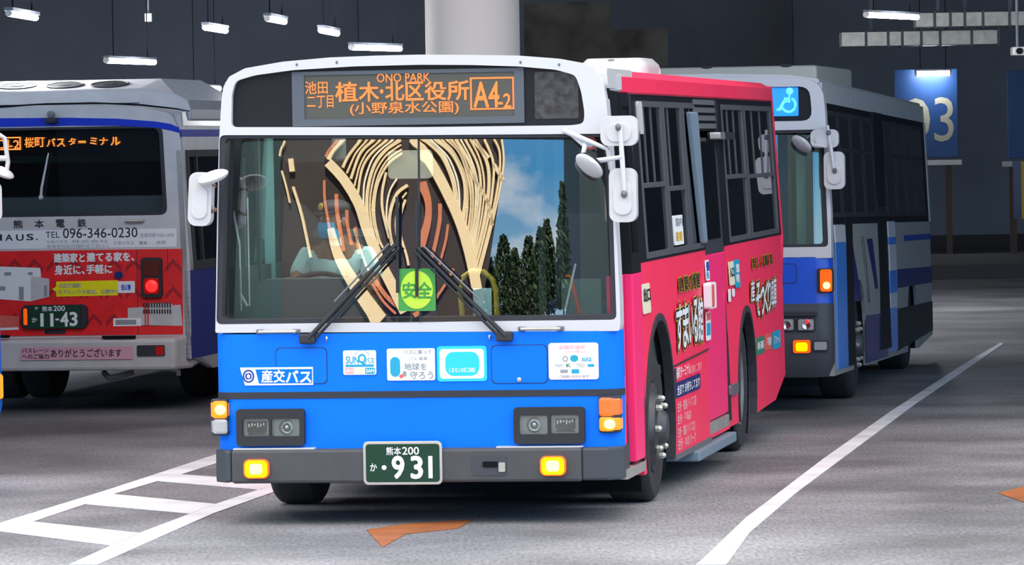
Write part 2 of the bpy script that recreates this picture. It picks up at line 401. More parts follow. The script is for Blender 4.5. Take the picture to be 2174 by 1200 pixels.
for poly in ([(-200, 680), (0, 605), (650, 405), (1290, 195), (1700, 60), (1700, 100), (1290, 250), (1100, 310), (960, 350), (690, 430), (520, 490), (200, 597), (0, 655), (-200, 735)],
             [(420, 858), (680, 740), (850, 665), (1160, 547), (1310, 490), (1580, 400), (1900, 300), (2060, 300), (1720, 395), (1570, 450), (1300, 545), (1060, 650), (590, 858)],
             [(0, 655), (200, 597), (850, 667), (680, 742)], [(520, 490), (690, 430), (1312, 490), (1160, 548)], [(960, 350), (1100, 310), (1720, 352), (1580, 402)]):
    lad.prism(mpg, [[tuple(ground(*p)[:2]) for p in z5(*poly)]], .001, .004)
lad.build('ladder_marking', None, floor, label='white ladder-shaped road marking left of the front bus')
paint('arrow_marking', [(778, 1126), (867, 1113), (1005, 1104), (972, 1123), (862, 1135), (812, 1163)], M['orangeline'], 'worn orange road arrow before the front bus')
paint('arrow_marking', [(2119, 1048), (2174, 1034), (2260, 1036), (2260, 1066), (2174, 1067)], M['orangeline'], 'orange arrow tip at the right edge')
tag(MB().box((-45, ROOF_Y, 6.5), (45, 152, 13)).build('ceiling', M['ceil']), 'dark ceiling of the bus terminal', kind='structure')  # unseen block above is made tall to keep the sun off the front bus
tag(MB().box((-45, 112, 0), (45, 112.5, 6.5)).build('wall_back', M['wall']), 'dark slate back wall of the terminal', kind='structure')
tag(MB().box((-45.4, ROOF_Y, 0), (-45, 150.5, 6.5)).build('wall_left', M['wall']), 'dark left wall of the terminal', kind='structure')
tag(MB().box((45, ROOF_Y, 0), (45.4, 150.5, 6.5)).build('wall_right', M['wall']), 'dark right wall of the terminal', kind='structure')
# round column behind the front bus
DC = 41.6; a = atY(903, 60, DC); b_ = atY(1103, 60, DC); r_ = (b_[0]-a[0])/2
colm = MB().lathe(((a[0]+b_[0])/2, DC, 0), 'z', [(r_, 0), (r_, 6.5)], 48).build('column', M['column'], smooth=True)
tag(colm, 'thick round beige column rising behind the front bus roof', 'column', kind='structure')
# rough concrete wall pieces behind the front bus
def slab(name, D, x0, x1, z0, ztop, m, label, th=.5):
    a = atY(x0, 200, D)[0]; b = atY(x1, 200, D)[0]; zt = atY((x0+x1)/2, ztop, D)[2]
    return tag(MB().box((a, D, z0), (b, D+th, zt)).build(name, m), label, kind='structure')
slab('wall_concrete', 96, 1115, 1300, 0, 4, M['rough'], 'rough brown concrete wall just right of the beige column')
slab('wall_concrete', 104, 1298, 1420, 0, 62, M['rough'], 'lower rough concrete wall seen above the white roof hatch')
# platform, kerb and far right wall
ya = ground(2100, 590)[1]
tag(MB().box((6.2, ya+.35, 0), (45, 111.9, .2)).build('floor_platform', M['platform']), 'grey raised boarding platform at far right', kind='structure')
tag(MB().box((6.2, ya, 0), (45, ya+.35, .205)).build('trim_kerb', M['kerb']), 'dark kerb along the far right platform', kind='structure')
tag(MB().box((6.0, 105, .2), (45, 105.5, 6.5)).build('wall_platform', M['wall']), 'dark wall behind the far right platform', kind='structure')
# fluorescent lamps
def lamp(p0, p1, z, label, rods=True, D=None):
    if D: A = atY(*p0, D); B = atY(*p1, D); B[2] = A[2] = (A[2]+B[2])/2
    else: A = ground(*p0, z); B = ground(*p1, z)
    mid = (A+B)/2; d = B-A; Ln = float(np.linalg.norm(d[:2])); an = math.atan2(d[1], d[0]); zz = float(mid[2])
    t = empty('fluorescent_lamp', tuple(mid), an, label=label, cat='lamp', group='strip lamps hanging in the hall')
    dist = float(mid[1]); r = .0005*dist + .006
    MB().tube([(-Ln/2+.03, 0, 0), (Ln/2-.03, 0, 0)], r, 12).build('tube', M['tube'], t, smooth=True)
    MB().box((-Ln/2, -.04, r*.8), (Ln/2, .04, r*.8+.03)).build('housing', M['ceil'], t)
    for s in (-1, 1):
        MB().tube([(s*Ln/2, 0, 0), (s*(Ln/2-.035), 0, 0)], r*1.05, 10).build('end_cap', M['offwhite'], t)
        if rods: MB().tube([(s*Ln*.35, 0, r*.8+.03), (s*Ln*.35, 0, 6.495-zz)], .007, 6).build('rod', M['chassis'], t)
    ld = bpy.data.lights.new('lamp_light', 'POINT'); ld.shadow_soft_size = .3; ld.energy = LAMP_W if not D else 5; ld.color = (.95, .97, 1)
    lo = bpy.data.objects.new('lamp_light', ld); C.objects.link(lo); lo.parent = t; lo.location = (0, 0, -r-.35 if not D else -r-.12)
    return t
LAMP_W = 220
lamp((18, 28), (76, 38), 3.5, 'slanting strip lamp highest at the far left corner')
lamp((225, 128), (328, 132), 3.5, 'level strip lamp above the left bus roof unit')
lamp((402, 187), (466, 188), 3.5, 'low strip lamp just left of the front bus header')
lamp((435, 58), (479, 65), 3.6, 'short slanting strip lamp upper left, left of two close ones')
lamp((567, 39), (604, 46), 3.6, 'small slanting strip lamp highest above the front bus')
lamp((681, 64), (716, 71), 3.6, 'smallest slanting strip lamp left of the level one near the column')
lamp((745, 100), (850, 103), 3.5, 'level strip lamp just left of the beige column')
lamp((1838, 31), (1948, 36), 3.9, 'strip lamp at upper right before shiny metal duct')
lamp((1942, 155), (2020, 156), 3.6, 'strip lamp right above the blue gate sign', D=87.72, rods=True)
# blue gate sign with digits
DG = 88.0
def gate(x0, x1, y0, y1, label, digits):
    a = atY(x0, y0, DG); b = atY(x1, y1, DG)
    t = empty('gate_sign', ((a[0]+b[0])/2, DG, .2), 0, label=label, cat='sign')
    w2 = (b[0]-a[0])/2; z0 = b[2]-.2; z1 = a[2]-.2
    pn = MB().box((-w2, 0, z0), (w2, .12, z1)).build('panel', M['gateblue'], t, bevel=.01)
    cx = (a[0]+b[0])/2
    if digits:
        mb = MB(); mp_ = lambda u, v, o: (u-cx, -o, v-.2)
        for ch, (p0, q0, p1, q1) in digits:
            A = atY(p0, q1, DG); B = atY(p1, q0, DG); add_text(mb, mp_, ch, (A[0], A[2], B[0], B[2]), .006, 0)
        mb.build('digits', M['gatedigit'], t)
    MB().box((-w2-.1, -.05, z0-.14), (w2+.05, .10, z0-.05)).build('rail', M['offwhite'], t)
    for px in ((2015,) if digits else (2150, 2240)):
        c = atY(px, 400, DG)[0]-cx
        MB().box((c-.05, .02, 0), (c+.05, .10, z0-.05)).build('post', M['postbrown'], t)
    return t
gate(1898, 2035, 148, 333, 'blue gate sign bearing the digits 03 behind the right bus', [('0', (1915, 208, 1974, 300)), ('3', (1984, 206, 2024, 301))])
gate(2138, 2260, 150, 335, 'dim blue gate sign cut by the right edge of the view', None)
A = atY(2152, 465, DG-1); B = atY(2215, 342, DG-1)
t = empty('notice_board', ((A[0]+B[0])/2, DG-1, .2), 0, label='blue notice board with a yellow edge at far right', cat='board')
w2 = (B[0]-A[0])/2
MB().box((-w2, 0, A[2]-.2), (w2, .08, B[2]-.2)).build('panel', M['navy'], t)
MB().box((-w2+.14, -.02, A[2]-.2), (-w2+.26, 0, B[2]-.2)).build('edge_strip', M['gold'], t)
for s in (-1, 1): MB().box((s*w2*.9-.03, .02, 0), (s*w2*.9+.03, .07, A[2]-.2)).build('post', M['postbrown'], t)
# shiny metal duct runs at upper right
def duct(pts, D, segs, label):
    a = atY(*pts[0], D); b = atY(*pts[1], D)
    t = empty('metal_duct', (a[0], D, b[2]), 0, label=label, cat='duct', kind='thing'); Lx = b[0]-a[0]; h = a[2]-b[2]
    x = 0; k = 0
    for f in segs:
        wd = Lx*f; MB().box((x+.012, -.01*(k % 2), 0), (x+wd-.012, .6, h)).build('panel', M['metal'], t, bevel=.01); x += wd; k += 1
        MB().box((x-.02, -.03, -.02), (x+.02, .62, h+.02)).build('joint', M['ceil'], t)
    for q in (.2, .8): MB().box((Lx*q-.03, .27, h), (Lx*q+.03, .33, 6.495-b[2])).build('hanger', M['ceil'], t)
    return t
duct([(1943, 27), (2200, 54)], 81, (.16, .13, .12, .15, .22, .22), 'upper run of shiny metal duct at the upper right')
duct([(1785, 68), (2120, 94)], 83, (.16, .14, .09, .12, .12, .2, .17), 'lower run of shiny metal duct below the other one')
# ceiling-hung camera and box
a = atY(2160, 109, 70); t = empty('security_camera', tuple(a), 0, label='small pale security camera at the right edge', cat='camera')
MB().box((-.09, -.25, -.06), (.09, .1, .06)).build('body', M['offwhite'], t, bevel=.015)
MB().lathe((0, -.25, 0), 'y', [(.045, 0), (.045, -.03), (.03, -.035), (.002, -.036)], 16).build('lens', M['chassis'], t)
MB().tube([(0, 0, .06), (0, 0, 6.495-a[2])], .02, 8).build('mount', M['ceil'], t)
a = atY(315, 37, 70); t = empty('junction_box', tuple(a), 0, label='small pale box hanging between the upper left lamps', cat='box')
MB().box((-.05, -.05, -.06), (.05, .05, .06)).build('case', M['offwhite'], t, bevel=.01)
MB().tube([(0, 0, .06), (0, 0, 6.495-a[2])], .012, 6).build('conduit', M['ceil'], t)
# ------------------------------------------------------------------ the front bus
YAW = math.radians(8.97)
B = Bus('city_bus', 1318, 700, 29.84, YAW, L_=9.65, label='blue fronted bus with magenta side and orange destination display, nearest of all', cat='bus')
R = B.root; F = B.F; S = B.S; FR = B.FR; SR = B.SR
def rrF(x0, y0, x1, y1, r, y=0.0): return rr(*FR(x0, y0, x1, y1, y), r)
# lower front panel with rounded corners
def planring(hw, z, rc=.13, yb=.5, ybr=.13, o=0.0):
    p = [(-hw, yb, z)]
    p += [(-hw+rc-rc*math.cos(t), rc-rc*math.sin(t)+o, z) for t in [math.pi/2*k/8 for k in range(9)]]
    p += [(hw-rc+rc*math.sin(t), rc-rc*math.cos(t)+o, z) for t in [math.pi/2*k/8 for k in range(9)]]
    p += [(hw, ybr+.01, z), (hw-.06, ybr+.01, z), (hw-.2, .35, z), (-hw+.2, .35, z), (-hw+.06, yb, z)]
    return p
zt = F(890, 706)[1]; z1 = F(890, 830)[1]; z2 = F(890, 844)[1]; zb = F(890, 951)[1]; zbb = F(890, 1023)[1]
MB().loft([planring(1.240, zb-.04), planring(1.245, zb+.1), planring(1.245, zt)]).build('front_panel', M['blue'], R, smooth=True, label='bright blue front panel')
MB().loft([planring(1.247, z2, o=-.006), planring(1.247, z1, o=-.006)]).build('front_trim', M['gasket'], R, smooth=True)
# bumper
bp = MB().use(M['bumper']); bl = F(497, 980)[0]; br = F(1240, 980)[0]
bp.box((bl, -.09, zbb), (br, .25, zb))
bmp = bp.build('bumper', None, R, bevel=.018)
for sx, xi in ((-1, bl), (1, br)):
    q = [(xi, -.086), (xi, .3), (sx*1.247, .3), (sx*1.247, .02), (sx*1.165, -.082)]
    MB().prism(lambda u, v, o: (u, v, o), [q], zbb+.006, zb-.002).build('bumper_corner', M['bumper_end'], bmp, bevel=.015)
for x0, x1, py in ((500, 672, 953), (1057, 1240, 947)):
    r0 = FR(x0, py-3, x1, py+3); MB().box((r0[0], -.07, zb), (r0[2], .0, zb+.008)).build('bumper_strip', M['offwhite'], bmp)
rc = FR(1007, 966, 1080, 1008); MB().prism(B.mF, [rr(*rc, .012)], .0, .093).build('tow_cover', M['bumper_end'], bmp)
rc = FR(1030, 978, 1062, 990); MB().prism(B.mF, [rr(*rc, .008)], .09, .10).build('tow_bar', M['chassis'], bmp, bevel=.004)
rc = FR(1064, 980, 1078, 1000); MB().prism(B.mF, [rr(*rc, .008)], .09, .101).build('tow_latch', M['metal'], bmp, bevel=.004)
for rc_ in ((525, 973, 579, 1014), (1152, 966, 1207, 1008)):
    a = FR(*rc_); mx_, mz_ = (a[0]+a[2])/2, (a[1]+a[3])/2; s_ = .88
    h = B.pF('fog_lamp', M['lens_orange'], [rr(*a, .035)], .085, .115, bevel=.01)
    b2 = (mx_+(a[0]-mx_)*s_, mz_+(a[1]-mz_)*s_, mx_+(a[2]-mx_)*s_, mz_+(a[3]-mz_)*s_)
    B.pF('lens', M['lit_yellow'], [rr(*b2, .03)], .10, .121, bevel=.006, parent=h)
    b3 = (mx_+(a[0]-mx_)*.5, mz_+(a[1]-mz_)*.55, mx_+(a[2]-mx_)*.5, mz_+(a[3]-mz_)*.55)
    B.pF('bulb', M['lit_hot'], [rr(*b3, .02)], .115, .124, bevel=.003, parent=h)
# headlamps
for bz, lamps in (((505, 868, 649, 946), ((518, 889, 574, 926), (579, 889, 639, 926))), ((1093, 864, 1243, 942), ((1104, 882, 1165, 922), (1171, 881, 1231, 920)))):
    a = FR(*bz); holes = [rr(*FR(*l_), .014)[::-1] for l_ in lamps]
    h = B.pF('headlamp', M['black'], [rr(*a, .022)] + holes, -.02, .05, bevel=.008)
    for i, l_ in enumerate(lamps):
        q = FR(*l_); B.pF('lamp_reflector', M['reflector'], [rr(*q, .014)], .001, .004, parent=h)
        cx, cz = (q[0]+q[2])/2, (q[1]+q[3])/2
        round_one = (i == 1) == (bz[0] < 900)
        mbx = MB().use(M['chrome'])
        if round_one:
            mbx.lathe((cx, -.014, cz), 'y', [(.048, .010), (.045, -.008), (.03, .004), (.016, -.008), (.002, -.012)], 24)
        else:
            mbx.use(M['satin']).box((cx-.06, -.010, cz-.03), (cx+.06, -.004, cz+.035)); mbx.use(M['chrome'])
            for k in range(6): mbx.box((cx-.05+k*.018, -.018, cz+.0+.006*(k%3)), (cx-.042+k*.018, -.009, cz+.022+.005*(k%2)))
            mbx.loft([[(cx-.06, -.022, cz-.045), (cx+.06, -.022, cz-.045), (cx+.045, -.012, cz-.028), (cx-.045, -.012, cz-.028)], [(cx-.06, -.012, cz-.045), (cx+.06, -.012, cz-.045), (cx+.045, -.006, cz-.028), (cx-.045, -.006, cz-.028)]])
        mbx.build('lamp_insert', None, h, smooth=True)
        B.pF('lens', M['glass_pale'], [rr(*q, .014)], .034, .039, parent=h)
# corner turn lamps
for px0, px1, sx, lit in ((448, 486, -1, 0), (1272, 1318, 1, 1)):
    py0, py1, ps = (850, 922, 889) if sx < 0 else (843, 916, 884)
    a = FR(px0, py0, px1, py1); zc = F((px0+px1)/2, ps)[1]
    x0, x1 = a[0], a[2]
    def cap(zlo, zhi, g=0):
        ii, oo = (x1, x0) if sx < 0 else (x0, x1)
        q = [(ii, .03), (ii, -.035-g), (ii+sx*.09, -.05-g), (oo, .0-g), (oo+sx*g, .12), (oo-sx*.03, .14)]
        return MB().prism(lambda u, v, o: (u, v, o), [q], zlo, zhi)
    h = cap(a[1]-.006, a[3]+.006, -.006).build('turn_lamp', M['gasket'], R, bevel=.01)
    cap(zc, a[3]).build('lens', M['lit_orange'] if not lit else M['lens_orange'], h, bevel=.02, label='orange lens')
    cap(a[1], zc).build('lens', M['lens_white'] if not lit else M['lit_orange'], h, bevel=.02, label='lower lens')
    bx = x0+.07 if sx < 0 else x0+.07; bz_ = (zc+a[3])/2 if sx < 0 else (zc+a[1])/2
    MB().ell((bx, -.055, bz_), (.034, .02, .03)).build('bulb', M['lit_amber'], h, smooth=True)
# number plate
a = FR(778, 935, 945, 1027); pl = B.pF('number_plate', M['chrome'], [rr(*a, .03)], .085, .105, bevel=.008)
g_ = .016; B.pF('plate_face', M['green_plate'], [rr(a[0]+g_, a[1]+g_, a[2]-g_, a[3]-g_, .02)], .10, .1085, parent=pl)
B.tF('lettering', M['paper'], [('熊本', (827, 947, 858, 964), .015), ('200', (861, 947, 896, 963), .015), ('か', (793, 982, 807, 998), .02), ('•', (818, 986, 827, 995), .02), ('9', (840, 967, 864, 1013), .03), ('3', (880, 967, 903, 1013), .03), ('1', (916, 966, 925, 1013), .03)], .110, parent=pl)
# access panels: thin seam round a blue lid
for px, r in (((585, 738, 695, 816), .03), ((1043, 732, 1163, 815), .03)):
    a = FR(*px); h = B.pF('access_panel', M['seam'], [rr(*a, r)], -.002, .0022); g_ = .005
    B.pF('lid', M['blue'], [rr(a[0]+g_, a[1]+g_, a[2]-g_, a[3]-g_, r)], 0, .0045, parent=h)
    if px[0] > 900: MB().lathe((F(1103, 806)[0], -.004, F(1103, 806)[1]), 'y', [(.014, 0), (.014, -.012), (.002, -.014)], 12).build('lock', M['metal'], h)
# stickers on the front
a = FR(510, 780, 665, 818); sl = .03
pt = F(510, 781); 
st = B.pF('company_badge', M['paper'], [[(a[0], a[3]), (a[2], a[3]), (a[2], a[1]), (a[0]+.03, a[1])]], .0, .007)
c = FR(550, 784, 663, 814); B.pF('badge_field', M['blue'], [[(c[0]-.02, c[3]), (c[2], c[3]), (c[2], c[1]), (c[0], c[1])]], .006, .0085, parent=st)
B.tF('lettering', M['paper'], [('産交', (556, 786, 605, 812), .03), ('バス', (608, 787, 661, 812), .035)], .0095, parent=st)
cx, cz = F(528, 799); mb = MB()
for s in (1, -1):
    mb.prism(B.mF, [[(cx+s*(.036*math.cos(t)), cz+s*(.040*math.sin(t))) for t in np.linspace(-2.2, 1.0, 16)] + [(cx+s*(.026*math.cos(t)), cz+s*(.030*math.sin(t))) for t in np.linspace(1.0, -2.2, 16)]], .007, .009)
    mb.prism(B.mF, [[(cx+s*(.016*math.cos(t)+.004), cz+s*(.020*math.sin(t))) for t in np.linspace(-1.5, 2.0, 12)] + [(cx+s*(.007*math.cos(t)+.004), cz+s*(.010*math.sin(t))) for t in np.linspace(2.0, -1.5, 12)]], .007, .009)
mb.build('emblem', M['inkblue'], st)
def sheet(name, px, m=None, r=.012, o=.008): return B.pF(name, m or M['paper'], [rr(*FR(*px), r)], 0, o, bevel=.0015)
st = sheet('route_sticker', (729, 744, 799, 796))
B.tF('lettering', M['inkteal'], [('SUN', (735, 757, 762, 772), .02), ('Q', (761, 752, 777, 774), .03), ('バス', (776, 759, 795, 772), .02), ('ーーーー', (734, 774, 794, 779), .0)], .0095, parent=st)
cx, cz = F(769, 758); mb = MB()
for k in range(9):
    t = math.radians(20+k*17.5); mb.prism(B.mF, [[(cx+.038*math.cos(t-.06), cz+.038*math.sin(t-.06)), (cx+.055*math.cos(t), cz+.055*math.sin(t)), (cx+.038*math.cos(t+.06), cz+.038*math.sin(t+.06))]], .008, .009)
mb.build('sun_rays', M['inkteal'], st)
for q, m_ in (((733, 781, 752, 794), M['inkpink']), ((753, 781, 775, 794), M['cream']), ((776, 781, 796, 794), M['inkteal'])): B.pF('colour_block', m_, [rr(*FR(*q), .003)], .008, .0092, parent=st)
B.tF('block_lettering', M['paper'], [('福岡大分', (735, 784, 751, 791), .02), ('SAM', (778, 784, 794, 791), .03)], .0105, parent=st)
st = sheet('eco_sticker', (822, 740, 924, 808))
B.tF('lettering', M['inkgreen'], [('バスに乗って', (857, 743, 917, 752), .01, M['greyink']), ('バス 電車', (868, 758, 908, 765), .0, M['greyink']), ('地球を', (859, 771, 906, 786), .015), ('守ろう', (871, 788, 920, 805), .015)], .0095, parent=st)
mb = MB().use(M['inkteal']); q = FR(829, 758, 850, 800)
mb.prism(B.mF, [rr(*q, .03)], .008, .0092); mb.use(M['inkred']).prism(B.mF, [rr(*FR(848, 795, 857, 803), .012)], .008, .0092); mb.use(M['greyink']).prism(B.mF, [rr(*FR(855, 788, 864, 800), .015)], .008, .0091)
mb.build('picture', None, st)
st = sheet('card_sticker', (928, 735, 1034, 810), M['cyan'], .02)
B.pF('card_face', M['paper'], [rr(*FR(934, 741, 1028, 804), .02)], .007, .0092, parent=st)
q = FR(946, 747, 1018, 798); B.pF('card_field', M['cyan'], [rr(*q, .05)], .009, .0102, parent=st)
B.tF('lettering', M['paper'], [('くまモンの', (954, 781, 985, 791), .02), ('IC CARD', (986, 781, 1009, 790), .03)], .0112, parent=st)
st = sheet('notice_sticker', (1165, 728, 1271, 806), M['palepaper'], .018)
B.pF('notice_face', M['paper'], [rr(*FR(1169, 745, 1267, 798), .01)], .007, .0092, parent=st)
B.tF('lettering', M['inkpink'], [('全国交通系', (1186, 733, 1243, 741), .0), ('ICカードが使えます', (1202, 743, 1244, 750), .01), ('O', (1195, 756, 1206, 768), .02, M['greyink']), ('suica', (1236, 757, 1256, 767), .02, M['inkteal']), ('PASMO', (1180, 773, 1196, 780), .0, M['greyink']), ('K', (1203, 772, 1212, 780), .02, M['inkgreen']), ('TOICA', (1224, 772, 1242, 780), .0, M['greyink']), ('ご利用いただけます', (1188, 796, 1250, 803), .0)], .0105, parent=st)
mb = MB().use(M['inkteal']); mb.prism(B.mF, [rr(*FR(1211, 754, 1228, 768), .02)], .009, .0102); mb.prism(B.mF, [rr(*FR(1214, 784, 1230, 793), .003)], .009, .0102); mb.prism(B.mF, [rr(*FR(1248, 773, 1262, 779), .005)], .009, .0102)
mb.use(M['greyink']).prism(B.mF, [rr(*FR(1190, 785, 1206, 792), .003)], .009, .0102); mb.build('logo_patches', None, st)
# handles under the windscreen
for px0, px1, py in ((552, 630, 704), (1108, 1190, 698)):
    p0 = F(px0, py); p1 = F(px1, py); z_ = (p0[1]+p1[1])/2
    h = MB().tube([(p0[0], 0, z_), (p0[0], -.04, z_), (p1[0], -.04, z_), (p1[0], 0, z_)], .010, 8).build('grab_handle', M['metal'], R, smooth=True)
    for p in (p0, p1): MB().box((p[0]-.022, -.012, z_-.014), (p[0]+.022, .0, z_+.014)).build('handle_foot', M['greyframe'], h, bevel=.005)
# white front frame: header, pillars, band
outer = [F(*p) for p in ((457, 707), (459, 600), (461, 450), (465, 300), (470, 215), (474, 185), (486, 163), (520, 145), (600, 131), (700, 122), (800, 118), (890, 116), (990, 116.5), (1100, 118), (1180, 124), (1230, 133), (1262, 147), (1280, 172), (1287, 215), (1297, 330), (1306, 450), (1312, 560), (1316, 640), (1317, 690), (1314, 703))]
disp = rpoly([F(*p) for p in ((491, 270), (492, 200), (500, 172), (540, 160), (620, 149), (750, 141), (890, 137.5), (1000, 138), (1100, 141), (1180, 148), (1222, 160), (1234, 195), (1241, 240), (1239, 262), (1215, 266), (890, 270))], .03)
wso = rpoly([F(*p) for p in ((459, 689), (466, 287), (880, 287), (1288, 284), (1301, 450), (1309, 679))], .035)
MB().prism(B.mF, [rpoly(outer, .012), disp[::-1], wso[::-1]], -.16, .0).build('front_frame', M['white'], R, bevel=.022, smooth=False, label='white header and window frame')
wsi = rpoly([F(*p) for p in ((470, 679), (477, 294), (880, 294), (1280, 291), (1291, 450), (1299, 668))], .03)
B.pF('windscreen_gasket', M['gasket'], [wso, wsi[::-1]], -.16, -.012, bevel=.006)
# destination display
d = B.pF('destination_display', M['satin'], [[(x*1.002, z) for x, z in disp]], -.10, -.045)
a = FR(617, 148, 1110, 265); sc_ = FR(643, 156, 1089, 250)
B.pF('display_frame', M['ledframe'], [rr(*a, .006), rr(*sc_, .004)[::-1]], -.045, -.03, bevel=.006, parent=d)
B.pF('screen', M['ledscreen'], [rr(*sc_, .004)], -.045, -.040, parent=d)
def z2(x0, y0, x1, y1): return (620+x0/4.437, 140+y0/4.437, 620+x1/4.437, 140+y1/4.437)
mb = MB(); mb.use(M['led'])
for tx_, bx_, bd in (('池田', (112, 145, 325, 262), .012), ('二丁目', (130, 280, 380, 392), .012), ('ONO PARK', (788, 68, 1288, 150), .01), ('植', (398, 152, 605, 335), .02), ('木', (620, 152, 805, 335), .02), ('•', (818, 222, 850, 258), .02), ('北', (870, 150, 1045, 325), .02), ('区', (1062, 152, 1228, 322), .02), ('役', (1242, 148, 1440, 320), .02), ('所', (1455, 140, 1655, 320), .02), ('(小野泉水公園)', (535, 335, 1560, 462), .012), ('A4', (1702, 152, 1940, 385), .02), ('-2', (1935, 262, 2052, 392), .02)):
    add_text(mb, B.mF, tx_, FR(*z2(*bx_)), -.036, bd)
o_ = FR(*z2(1668, 105, 2082, 412)); t_ = .010
mb.prism(B.mF, [[(o_[0], o_[1]), (o_[2], o_[1]), (o_[2], o_[3]), (o_[0], o_[3])], [(o_[0]+t_, o_[1]+t_), (o_[0]+t_, o_[3]-t_), (o_[2]-t_, o_[3]-t_), (o_[2]-t_, o_[1]+t_)]], -.038, -.036)
mb.build('led_lettering', None, d, label='glowing orange lettering')
B.pF('speckled_panel', mat('speckled_dark_panel', (.05, .05, .055, 1), .35, noise=.85, nscale=22), [rr(*FR(1133, 152, 1226, 252), .01)], -.045, -.040, parent=d)
# windscreen: bowed in plan and slightly in height
WZ0, WZ1 = F(890, 680)[1], F(890, 291)[1]; WZC = (WZ0+WZ1)/2; RAKE = math.radians(2.65); RH, RV, WY = 6.2, 16.0, .012
def wy(x, z): return WY + x*x/(2*RH) + math.tan(RAKE)*(z-WZC) + (z-WZC)**2/(2*RV)
def wn(x, z):
    n = Vector((x/RH, -1, math.tan(RAKE)+(z-WZC)/RV)); return n.normalized()
xs = np.linspace(-1.185, 1.205, 60); zs = np.linspace(WZ0-.01, WZ1+.01, 30)
for nm, lo, hi in (('windscreen', 0, 31), ('windscreen', 30, 60)):
    mb = MB(); mb.use(M['glass_ws']); gv = [[mb.bm.verts.new((x, wy(x, z), z)) for x in xs[lo:hi]] for z in zs]
    for r0, r1_ in zip(gv, gv[1:]):
        for i in range(len(r0)-1): mb._face([r0[i], r0[i+1], r1_[i+1], r1_[i]])
    ob = mb.build(nm, None, R, smooth=True)
    for p in ob.data.polygons: p.use_smooth = True
xd = xs[30]; MB().loft([[(xd-.006, wy(xd, z)-.006, z), (xd+.006, wy(xd, z)-.006, z), (xd+.006, wy(xd, z)+.01, z), (xd-.006, wy(xd, z)+.01, z)] for z in zs]).build('windscreen_divider', M['black'], R)
# wipers
def fw(px, py, y): x, z = F(px, py, y); return (x, y, z)
for piv, tip, blx, by in (((655, 719), (840, 520), 843, (418, 622)), ((1073, 714), (886, 526), 884, (425, 630))):
    sgn = 1 if tip[0] > piv[0] else -1
    wp = MB().tube([fw(*piv, -.05), fw(tip[0], tip[1], -.06)], [.016, .009], 8).build('wiper', M['black'], R, smooth=True)
    MB().tube([fw(piv[0]+sgn*16, piv[1]-2, -.05), fw(tip[0]+sgn*8, tip[1]+6, -.06)], [.010, .007], 8).build('wiper_rod', M['black'], wp, smooth=True)
    MB().tube([fw(piv[0]+sgn*55, piv[1]-78, -.062), fw(tip[0]-sgn*14, tip[1]-3, -.07)], .006, 6).build('wiper_spring', M['greyframe'], wp, smooth=True)
    MB().tube([fw(blx, by[0], -.035), fw(blx+1, by[1], -.035)], .010, 8).build('wiper_blade', M['black'], wp, smooth=True)
    MB().tube([fw(tip[0]-sgn*4, tip[1], -.06), fw(blx, 530, -.035)], .008, 8).build('blade_clip', M['black'], wp)
    bb = MB().box(tuple(np.array(fw(piv[0], piv[1], 0))+(-.05, -.06, -.03)), tuple(np.array(fw(piv[0], piv[1], 0))+(.05, 0, .03))); bb.build('wiper_base', M['gasket'], wp, bevel=.012)
for px, py in ((694, 719), (1040, 716)):
    x, z = F(px, py); MB().ell((x, -.008, z), (.010, .014, .016), 10, 6).build('washer_jet', M['chrome'], R, smooth=True)
# roof: curved section swept back, with a white front cap
def roofsec(y, k=1.0, dz=0.0):
    hw = B.X(2.62)
    z0 = F(1337, 192)[1]
    P = [(-hw-.02, z0), (-hw-.018, z0+.09), (-hw+.06, z0+.135), (-.8, z0+.165), (-.3, z0+.18), (.3, z0+.18), (.8, z0+.165), (hw-.06, z0+.135), (hw+.018, z0+.09), (hw+.02, z0)]
    return [(x*k, y, z+dz) for x, z in P] + [(hw*.97*k, y, z0-.04), (-hw*.97*k, y, z0-.04)]
MB().loft([roofsec(.62), roofsec(9.4), roofsec(9.62, .985, -.04)]).build('roof', M['pink'], R, smooth=True, label='magenta roof with rounded edge')
MB().loft([roofsec(.12, .985, .005), roofsec(.62, 1.002, .012)]).build('roof_cap', M['white'], R, smooth=True, label='white front cap of the roof')
zr = F(890, 118)[1]
hx0 = F(1243, 140, 5)[0]; hx1 = F(1390, 140, 5)[0]; hz0 = F(1320, 150, 5)[1]; hz1 = F(1320, 125, 5)[1]
hm = (hx0+hx1)/2; hw_ = (hx1-hx0)/2
def hring(k, z): return [(hm+hw_*k*x, 5+.45*k*y, z) for x, y in rr(-1, -1, 1, 1, .35)]
zt_ = roofsec(0)[5][2]
hatch = MB().loft([hring(1, hz0-.1), hring(1, hz0+.01), hring(.96, (hz0+hz1)/2), hring(.8, hz1)]).build('roof_hatch', M['offwhite'], R, smooth=True, label='white roof hatch')
MB().ell((F(1297, 130, 4.6)[0], 4.62, F(1297, 130, 4.6)[1]), (.03, .02, .015)).build('hatch_catch', M['greyframe'], hatch)
